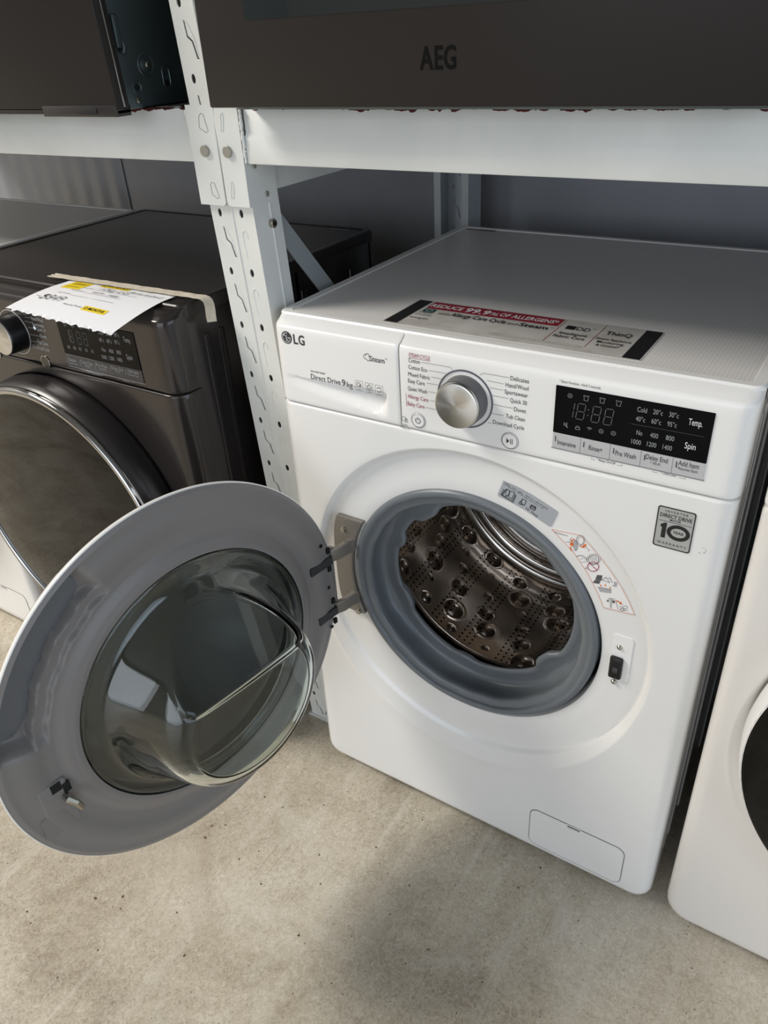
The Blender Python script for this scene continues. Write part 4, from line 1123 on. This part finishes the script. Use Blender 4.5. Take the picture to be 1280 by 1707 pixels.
# dial and start button
kx, kz = dfpx(132, 362)
kx -= .002
dl = MB().lathe([(0, -.030), (.0265, -.030), (.0288, -.0288), (.0292, -.026)], (kx, 0, kz), (0, 1, 0), n=72).build('program_dial', M_DIAL, WD)
MB().lathe([(.0292, -.0265), (.0300, -.0235), (.0306, -.001), (.0306, .002)], (kx, 0, kz), (0, 1, 0), n=72).build('dial_collar', M_BLACK, dl)
MB().lathe([(.0355, .001), (.0356, -.0008), (.0366, -.0008), (.0367, .001)], (kx, 0, kz), (0, 1, 0), n=72).build('dial_ring', M_SILVER, dl)
bx, bz = dfpx(378, 605)
sbtn = MB().lathe([(0, -.0012), (.0082, -.0012), (.0090, .0005)], (bx, 0, bz), (0, 1, 0), n=40).build('start_button', M_DARK, WD)
MB().lathe([(.0092, .001), (.0093, -.0014), (.0104, -.0014), (.0105, .001)], (bx, 0, bz), (0, 1, 0), n=40).build('button_ring', M_CHROME, sbtn)
bx, bz = dfpx(-22, 530)
MB().lathe([(.0092, .001), (.0093, -.0014), (.0104, -.0014), (.0105, .001)], (bx, 0, bz), (0, 1, 0), n=40).build('button_ring', M_CHROME, WD)
MB().box(.515, .560, .497, .505, .8506, .8511).build('rating_strip', mat('grey_film', (96, 94, 92), .3), WD, smooth=False)

# ------------------------------------------------------------------ white neighbours at both ends
def plain_washer(label, x, y, D, m, glass_r, zt=.85, cx=.300):
    R_ = thing('washing_machine', label, 'washing machine', (x, y, 0))
    cabinet(R_, m, D=D)
    worktop(R_, M_WPLAS, mat('plain_white_top', (206, 203, 200), .3), y1=D, z1=zt)
    front_panel(R_, m, cx=cx, cz=.445, rc=.036, n=420)
    panel_strip('detergent_drawer', R_, M_WPLAS, 0, .1965, scoop=True, nx=50)
    cp = panel_strip('control_panel', R_, M_WPLAS, .1985, .6, nx=30)
    filter_cover(R_, m)
    c = (cx, 0, .445)
    d = MB().lathe([(.238, .016), (.249, .006), (.2515, -.010), (.2500, -.026), (.2480, -.036), (glass_r + .002, -.040)], c, (0, 1, 0), n=120).build('door', M_WPLAS, R_, ang=50)
    MB().lathe([(glass_r + .003, -.039), (glass_r - .004, -.0425), (.14, -.048), (.06, -.050), (0, -.0505)], c, (0, 1, 0), n=110).build('door_glass', M_TINT, d, ang=60)
    dl = MB().lathe([(0, -.024), (.026, -.024), (.0285, -.022), (.029, .001)], (.29, 0, .785), (0, 1, 0), n=60).build('program_dial', M_DIAL, R_)
    MB().lathe([(.0345, .001), (.0346, -.0008), (.0366, -.0008), (.0367, .001)], (.29, 0, .785), (0, 1, 0), n=60).build('dial_ring', M_INK, dl)
    MB().box(.40, .563, -.0012, .002, .750, .822, .0004, 1).build('display', M_BGLASS, R_, smooth=False)
    return R_
WR = plain_washer('white washing machine with black glass door cut off by right frame edge', .622, 0, .546, mat('warm_white_enamel', (226, 222, 217), .3, coat=.15), .2425, cx=.290)
WL = plain_washer('white washing machine at far left behind the dark one', -1.352, -.055, .510, M_WHITE, .2425)
# torn tape left on the right machine's edge
tp = MB().grid(lambda u, v: Vector((.001 + .012 * u + .0006 * math.sin(9 * v), .019 - .019 * math.sin(u * PI / 2), .742 + .028 * v - .006 * u * math.sin(7 * v))), 6, 8)
tp.build('tape_remnant', mat('clear_tape', (206, 216, 214), .2), WR)

# ------------------------------------------------------------------ price sheet and its tape
pz, py0, py1, pxa, pxb = .8535, .009, -.120, -.396, -.172
def sheet(u, v):
    y = py0 + (py1 - py0) * v
    x = pxa + (pxb - pxa) * u
    t = max(0, (-.020 - y) / .098)
    z = pz - .012 * t ** 1.7 - .004 * t * (u - .5) * 2 + .0022 * math.sin(PI * v) * (1 - abs(2 * u - 1)) 
    if v > .97: y += .0016 * math.sin(u * 57) + .001 * math.sin(u * 131); z -= .001 * math.sin(u * 90)
    return Vector((x + .010 * v * 0, y, z))
sheet_o = bpy.data.objects.new('price_sheet', None); COL.objects.link(sheet_o)
sheet_o['label'] = 'white price sheet reading $849, taped on the dark machine'; sheet_o['category'] = 'price sign'
sheet_o.location = (pxa, py0, .852)
SO = sheet_o.location
MB().grid(lambda u, v: sheet(u, v) - SO, 60, 50).build('paper', M_PAPER, sheet_o)
def on_sheet_poly(mb, pts): mb.add([sheet(u, v) - SO + Vector((0, 0, .0005)) for u, v in pts], [tuple(range(len(pts)))])
class SheetInk(Ink):
    def P(s, a, b):
        u, v = a / .211, 1 - b / .148
        return sheet(max(0, min(1, u)), max(0, min(1, v))) - SO + Vector((0, 0, s.off))
def sk(name, m, off): 
    k = SheetInk(name, m, sheet_o, (0, 0, 0), (1, 0, 0), (0, 1, 0), off); return k
ky = sk('yellow_logo_block', M_YEL, .0005)
for i in range(8): ky.rect(.016 + i * .0048, .016 + (i + 1) * .0048, .098, .133)
ky = sk('highlight', M_YEL, .0005)
for i in range(8): ky.rect(.072 + i * .0072, .072 + (i + 1) * .0072, .126, .136)
ky = sk('highlight', M_YEL, .0005)
for i in range(6): ky.rect(.118 + i * .0075, .118 + (i + 1) * .0075, .038, .051)
kp = sk('printed_text', M_INKB, .0009)
for i in range(5): kp.line([(.022 + i * .006, .117), (.026 + i * .006, .128)], .0014)
for i in range(5): kp.line([(.020 + i * .006, .104), (.024 + i * .006, .110)], .0010)
kp.text('FACTORY SECOND', .074, .128, .0056, .052, bold=.01).text('12 MONTHS', .121, .041, .0068, .038, bold=.01)
kp.text('Item Name:', .058, .108, .0032, .020).text('Model Number:', .046, .092, .0032, .027).text('Serial Number:', .034, .076, .0032, .026).text('Price:', .012, .052, .0032, .010).text('Warranty Period:', .078, .042, .0042, .038)
kp.line([(.080, .107), (.165, .107)], .0005).line([(.076, .090), (.150, .090)], .0005).line([(.062, .074), (.150, .074)], .0005)
kh = sk('handwriting', M_INKB, .0012)
kh.text('10kg LG', .088, .109, .0120, .055, shear=.25, bold=-.014).text('WV9 - 1408', .088, .0915, .0070, .050, shear=.3, bold=-.01).text('Refurbished', .142, .117, .0090, .058, shear=.3, bold=-.014).text('$849', .022, .046, .0190, .044, shear=.2, bold=-.018)
tape = thing('masking_tape', 'cream masking tape strip across the top of price sheet', 'tape', (-.30, .03, .855))
TO = tape.location
ta, tb = on_z((84, 460), .855), on_z((352, 500), .855)
def tfn(u, v):
    q = ta.lerp(tb, u) if u <= .93 else ta.lerp(tb, .93)
    wv = .0012 * math.sin(u * 41) + .0008 * math.sin(u * 97)
    y = q.y - .0065 + .018 * v + wv * (v - .5)
    x, z = q.x, .8562
    if u > .93:
        k = (u - .93) / .07
        x = q.x + .020 * math.sin(k * PI / 2); z = .8562 - .030 * (1 - math.cos(k * PI / 2)) - .004 * v * k
        y += .004 * math.sin(k * 5)
    if u < .02: x += .004 * math.sin(v * 17)
    return Vector((x, y, z)) - TO
MB().grid(tfn, 90, 5).build('strip', M_TAPE, tape)

# ------------------------------------------------------------------ shelving rack
RK = thing('shelving_rack', 'white boltless steel shelving rack carrying the ovens above machines', 'shelving rack', (0, 0, 0))
PX0, PX1, PY = -.0865, -.0145, .010
HP = .0752
LEAN = .055                                    # the front upright leans a little towards the aisle
def lean(o):
    for q in o.data.vertices:
        q.co.y += LEAN * (1.03 - q.co.z)
def post(name, yf, sgn, full=True, m=M_RACK):
    """front web with two columns of punched keyholes, flanges and lips"""
    holes = []; slots = []
    xm = (PX0 + PX1) / 2
    zs = [.1 + HP * i for i in range(24)]
    z_ref = on_y((363, 355), PY).z
    base = z_ref - HP * 12
    for i in range(0, 22):
        z = base + HP * i
        if not (0.04 < z < 1.68): continue
        xl, xr = PX0 + .0148, PX0 + .0513
        holes.append(oval(xl, z, .0031, .0052, 14))
        holes.append(oval(xr, z + .0005, .0033, .0054, 14))
        # stepped slot to the lower right of each hole
        a0 = xl + .0010; zt_ = z - .0170
        p = [(a0, zt_), (a0 + .0012, zt_ - .0165), (a0 + .0075, zt_ - .0215), (a0 + .0112, zt_ - .0385)]
        holes.append([(p[0][0], p[0][1]), (p[1][0], p[1][1]), (p[2][0], p[2][1]), (p[3][0], p[3][1]), (p[3][0] + .0042, p[3][1]), (p[3][0] + .0024, p[3][1] + .0014), (p[2][0] + .0022, p[2][1] + .0010), (p[1][0] + .0022, p[1][1] + .0010), (p[0][0] + .0022, p[0][1])])
        slots.append((xl, xr, zt_))
    o = plate('post', rrect(PX0, PX1, 0, 1.75, .001, 2), holes, (0, yf + (.0016 if sgn > 0 else 0), 0), FX, FZ, (0, -1, 0), .0016, m, RK)
    if sgn > 0:
        lean(o)
        a0 = PX0 + .0158; xr = PX0 + .0513; em = []
        for pts, rad in (([(a0 + .002, .0002, 0), (a0 + .0065, .0001, -.0050), (a0 + .0115, .0001, -.016), (a0 + .0148, .0002, -.036)], .0008),
                         ([(xr - .0024, .0004, -.040), (xr - .0040, .0003, -.012), (xr - .0028, .0001, -.005), (xr + .0006, 0, -.0028), (xr + .0040, .0002, -.006), (xr + .0044, .0004, -.013)], .0010)):
            em.append(MB().tube([Vector(q) for q in pts], rad, 6).build('slot_relief', m, o))
        for i, (xl, xr_, zt_) in enumerate([q for q in slots if not .965 < q[2] < 1.14]):
            for e in em:
                c = e if i == 0 else bpy.data.objects.new('slot_relief', e.data)
                if i: COL.objects.link(c); c.parent = o
                c.location = (0, yf + LEAN * (1.03 - zt_), zt_); c.rotation_euler = (LEAN, 0, 0)
    # raised crease down the middle, flanges and rear lips
    b = MB()
    if sgn > 0: b.box(xm - .0016, xm + .0016, yf - .0012, yf + .001, 0, 1.75, .0008)
    ya, yb = sorted((yf + sgn * .0016, yf + sgn * .050))
    b.box(PX0, PX0 + .0018, ya, yb, 0, 1.75); b.box(PX1 - .0018, PX1, ya, yb, 0, 1.75)
    yl = yf + sgn * .050
    b.box(PX0, PX0 + .014, min(yl, yl + sgn * .0018), max(yl, yl + sgn * .0018), 0, 1.75); b.box(PX1 - .014, PX1, min(yl, yl + sgn * .0018), max(yl, yl + sgn * .0018), 0, 1.75)
    if sgn > 0: b.box(PX1 - .0014, PX1 + .0012, yf + .031, yf + .034, 0, 1.75, .0006)
    fl = b.build('flanges', m, o, smooth=False)
    bp_ = MB().box(PX0 - .006, PX1 + .006, min(yf, yf + sgn * .055) - .004, max(yf, yf + sgn * .055) + .004, 0, .004).build('base_plate', M_RACK, o, smooth=False)
    if sgn > 0: lean(fl); lean(bp_)
    return o
post('post', PY, 1)
post('post', .650, -1, m=M_RACKB)
BZ0, BZ1 = 1.030, 1.0895
def beam(xa, xb, yf, sgn=1, m=M_BEAM):
    """step beam: box with its upper half set back"""
    y0, y1 = (yf, yf + .032) if sgn > 0 else (yf - .032, yf)
    prof_ = [(y0 + .001, BZ0), (y1, BZ0), (y1, BZ1), (y0 + .0045, BZ1), (y0 + .0035, BZ1 - .001), (y0 + .0030, BZ0 + .0335), (y0 + .0005, BZ0 + .0285), (y0, BZ0 + .002)]
    return MB().extrude(prof_, (xa, 0, 0), (0, 1, 0), (0, 0, 1), (1, 0, 0), xb - xa).build('beam', m, RK, ang=50)
bl = beam(-1.75, PX0 - .0085, PY - .001)
br = beam(PX1 + .006, 1.72, PY - .001)
beam(-1.75, 1.72, .655, -1)
# end brackets with rivets and pressed tongues
zb0, zb1 = .9805, 1.0935
for side, parent in ((0, bl), (1, br)):
    xm = (PX0 + PX1) / 2
    if side == 0: ol = rrect(PX0 - .0085, xm - .0012, zb0, zb1, .006, 5, (1, 0, 0, 1))
    else: ol = rrect(xm + .0012, PX1 + .0018, zb0, zb1, .006, 5, (0, 1, 1, 0))
    bk = MB().extrude(ol, (0, PY - .0012, 0), FX, FZ, (0, -1, 0), .0026).build('end_bracket', M_RACK, RK, smooth=False)
    if side == 1:
        MB().extrude(rrect(PY - .0036, .061, zb0, zb1, .006, 5, (1, 0, 0, 1)), (PX1 + .0002, 0, 0), (0, 1, 0), (0, 0, 1), (1, 0, 0), .0018).build('side_flange', M_RACK, bk, smooth=False)
        for px in ((423, 276), (444.5, 323)):
            q = ray(px, (1, 0, 0), PX1 + .002); MB().cyl((PX1 + .0018, q.y, q.z), (1, 0, 0), .0036, .0022, 16, .0008).build('rivet', M_RIVET, bk)
    rp = ((341, 252), (378.5, 253.5))[side]
    q = on_y(rp, PY - .006)
    MB().cyl((q.x, PY - .0034, q.z), (0, -1, 0), .0066, .0042, 24, .0006).build('rivet', M_RIVET, bk)
    for pxs in ((((331, 194), (332, 213), (343, 221), (347, 219), (338, 190), (334, 189)), ((351, 308), (354, 324), (362, 331), (366, 330), (357, 305), (352, 304))), (((367, 190), (370, 188), (371.5, 196), (371.5, 219), (368, 219)), ((385, 303), (387.5, 303), (389.5, 312), (389.5, 331), (385.5, 331))))[side]:
        lp_ = [on_y(p, PY - .0040) for p in pxs]
        MB().tube([(p.x, PY - .0037, p.z) for p in lp_ + lp_[:1]], .00055 if side == 0 else .0009, 5, cap=False).build('tongue', M_RACK if side else mat('tongue_edge', (150, 150, 146), .5), bk)
# weld bead between bracket and beam
for x, p in ((PX1 + .0045, br), (PX0 - .0090, bl)):
    wpts = [(x + random.uniform(-.0006, .0006), PY - .0022 + random.uniform(-.0004, .0004), BZ0 + .001 + (BZ1 - BZ0 - .002) * i / 26) for i in range(27)]
    MB().tube(wpts, [.0017 + random.uniform(-.0006, .0008) for _ in wpts], 7).build('weld_bead', M_RACK, p)
# side tie and diagonal brace with its bolt
MB().box(PX1 - .006, PX1 - .004, .06, .60, .992, 1.028).box(PX1 - .030, PX1 - .004, .06, .60, 1.026, 1.028).build('side_tie', M_RACK, RK, smooth=False)
def brace(y0, z0, y1, z1):
    a, c = Vector((0, y0, z0)), Vector((0, y1, z1)); d = (c - a).normalized(); up = Vector((1, 0, 0)).cross(d).normalized()
    b = MB(); mid = (a + c) / 2; L = (c - a).length / 2
    b.obox(mid + Vector((PX1 - .004, 0, 0)), Vector((1, 0, 0)), d, up, .0009, L, .0135)
    b.obox(mid + Vector((PX1 - .018, 0, 0)) + up * .0128, Vector((1, 0, 0)), d, up, .0135, L, .0009)
    return b.build('brace', M_BRACE, RK, smooth=False)
b1 = brace(.052, .962, .61, .30)
brace(.61, .30, .052, .04)
q = ray((452, 372), (1, 0, 0), PX1)
bo = MB().cyl((PX1 - .002, q.y, q.z), (1, 0, 0), .0055, .008, 20, .0008); bo.build('bolt', M_ZINC, RK)
MB().cyl((PX1 + .0058, q.y, q.z), (1, 0, 0), .0030, .0008, 6).build('bolt_socket', M_BLACK, RK)
# shelf boards lying in the beams
for xa, xb in ((-1.74, PX0 - .012), (PX1 + .012, 1.70)):
    MB().box(xa, xb, PY + .030, .62, BZ1 - .018, BZ1 - .0005, .001, 1).build('shelf_board', mat('grey_shelf_board', (104, 100, 94), .6), RK, smooth=False)

# ------------------------------------------------------------------ ovens on the shelf
def oven(label, x0, W, yf, tilt, window):
    R_ = thing('built_in_oven', label, 'oven', (x0, yf, BZ1))
    H_ = .595
    body = MB()
    body.box(.018, W - .018, .024, .55, .0005, H_ - .02, .003).build('body', M_OVSIDE, R_)
    d = MB().box(0, W, 0, .020, .0045, .480, .0022)
    # door hinged at its bottom edge, ajar by the tilt
    c, s = math.cos(tilt), math.sin(tilt)
    def rot(q): return Vector((q.x, (q.y - .02) * c - (q.z - .0045) * s + .02, (q.y - .02) * s + (q.z - .0045) * c + .0045))
    d.v = [rot(q) for q in d.v]
    do = d.build('door', M_OVENG, R_)
    if window:
        wv = MB().extrude(rrect(.067, W - .067, .084, .400, .006), (0, .0004, 0), FX, FZ, (0, -1, 0), .0008); wv.v = [rot(q) for q in wv.v]
        wv.build('window_pane', M_OVENW, do, smooth=False)
    MB().box(0, W, 0, .022, .486, H_, .002).build('control_panel', M_OVENG, R_)
    hd = MB().tube([(.06, -.045, .44), (W - .06, -.045, .44)], .009, 12); hd.box(.07, .09, -.045, .002, .432, .448).box(W - .09, W - .07, -.045, .002, .432, .448)
    hd.v = [rot(q) for q in hd.v]; hd.build('handle', M_CHROME, do)
    return R_, do, rot
OV, ovd, _ = oven('dark grey built-in oven with AEG lettering above the open white machine', -.0135, .596, -.036, 0, True)
JET = mat('jet_black_print', (6, 6, 6), .6, spec=.1)
(xa, za), (xb, zb) = fp((700, 114.5), -.036), fp((760, 116), -.036)
for ch, f0, f1 in (('A', 0, .375), ('E', .425, .645), ('G', .675, 1)):
    ka = Ink('letter', JET, ovd, (0, -.036, 0), FX, FZ, .0006, org=(-.0135, -.036, BZ1))
    ka.text(ch, xa + (xb - xa) * f0, (za + zb) / 2, .0185, (xb - xa) * (f1 - f0), bold=.016)
OVL, old_, rotl = oven('brown-black built-in oven at upper left showing bare metal side', -.1535 - .596, .596, -.046, math.radians(2.2), False)
# metal side with dimples, hinge arm, lower trim
sxv = .596 - .018
for px, r, kind in (((243, 108), .0125, 'dome'), ((228, 146), .0062, 'hole'), ((277, 128), .0085, 'slot'), ((231, 167), .0030, 'screw')):
    q = ray(px, (1, 0, 0), -.1535 - .018); c = Vector((sxv, q.y + .046, q.z - BZ1))
    if kind == 'dome': MB().lathe([(0, .0030), (r * .4, .0028), (r * .75, .0005), (r, .0016), (r * 1.1, 0)], c, (1, 0, 0), n=28).build('hinge_boss', M_OVSIDE, OVL); MB().lathe([(0, .0046), (.002, .0044), (.0034, .003)], c, (1, 0, 0), n=14).build('screw', M_ZINC, OVL)
    if kind == 'hole': MB().lathe([(r * 1.25, 0), (r * 1.05, .0014), (r * .9, .0006)], c, (1, 0, 0), n=24).build('dimple_ring', M_OVSIDE, OVL); MB().lathe([(0, .0008), (r * .55, .0008)], c, (1, 0, 0), n=20).build('hole', M_VOID, OVL)
    if kind == 'slot':
        MB().tube([c + Vector((.0004, a, b)) for a, b in rrect(-.006, .006, -.012, .012, .0058)] + [c + Vector((.0004, .006, .0062))], .0010, 6, cap=False).build('slot_ring', M_OVSIDE, OVL)
        MB().lathe([(0, .0008), (.0042, .0008)], c + Vector((0, -.001, -.007)), (1, 0, 0), n=20).build('hole', M_VOID, OVL)
    if kind == 'screw': MB().lathe([(0, .0022), (.0022, .0020), (.0034, .0004)], c, (1, 0, 0), n=14).build('screw', M_ZINC, OVL)
MB().box(sxv - .001, sxv + .012, .024, .034, .066, .10, .002).tube([(sxv + .006, .028, .10), (sxv + .006, .034, .080), (sxv + .006, .038, .066), (sxv + .006, .035, .060)], .0035, 8).build('hinge_arm', M_OVSIDE, OVL)
MB().box(.002, .594, .0005, .022, -.0015, .0035, .001).build('lower_trim', M_DPLAS, OVL)
MB().box(.455, .594, -.0012, .022, -.004, .0085, .001).build('trim_end', M_DPLAS, OVL)
MB().box(.525, .560, -.0022, 0, -.0005, .0055, .0004).build('trim_gap', M_VOID, OVL)
de = MB().box(.5935, .5968, .010, .0125, .006, .478, .0008); de.v = [rotl(q) for q in de.v]; de.build('door_edge', M_CHROME, old_)

flush_inks()
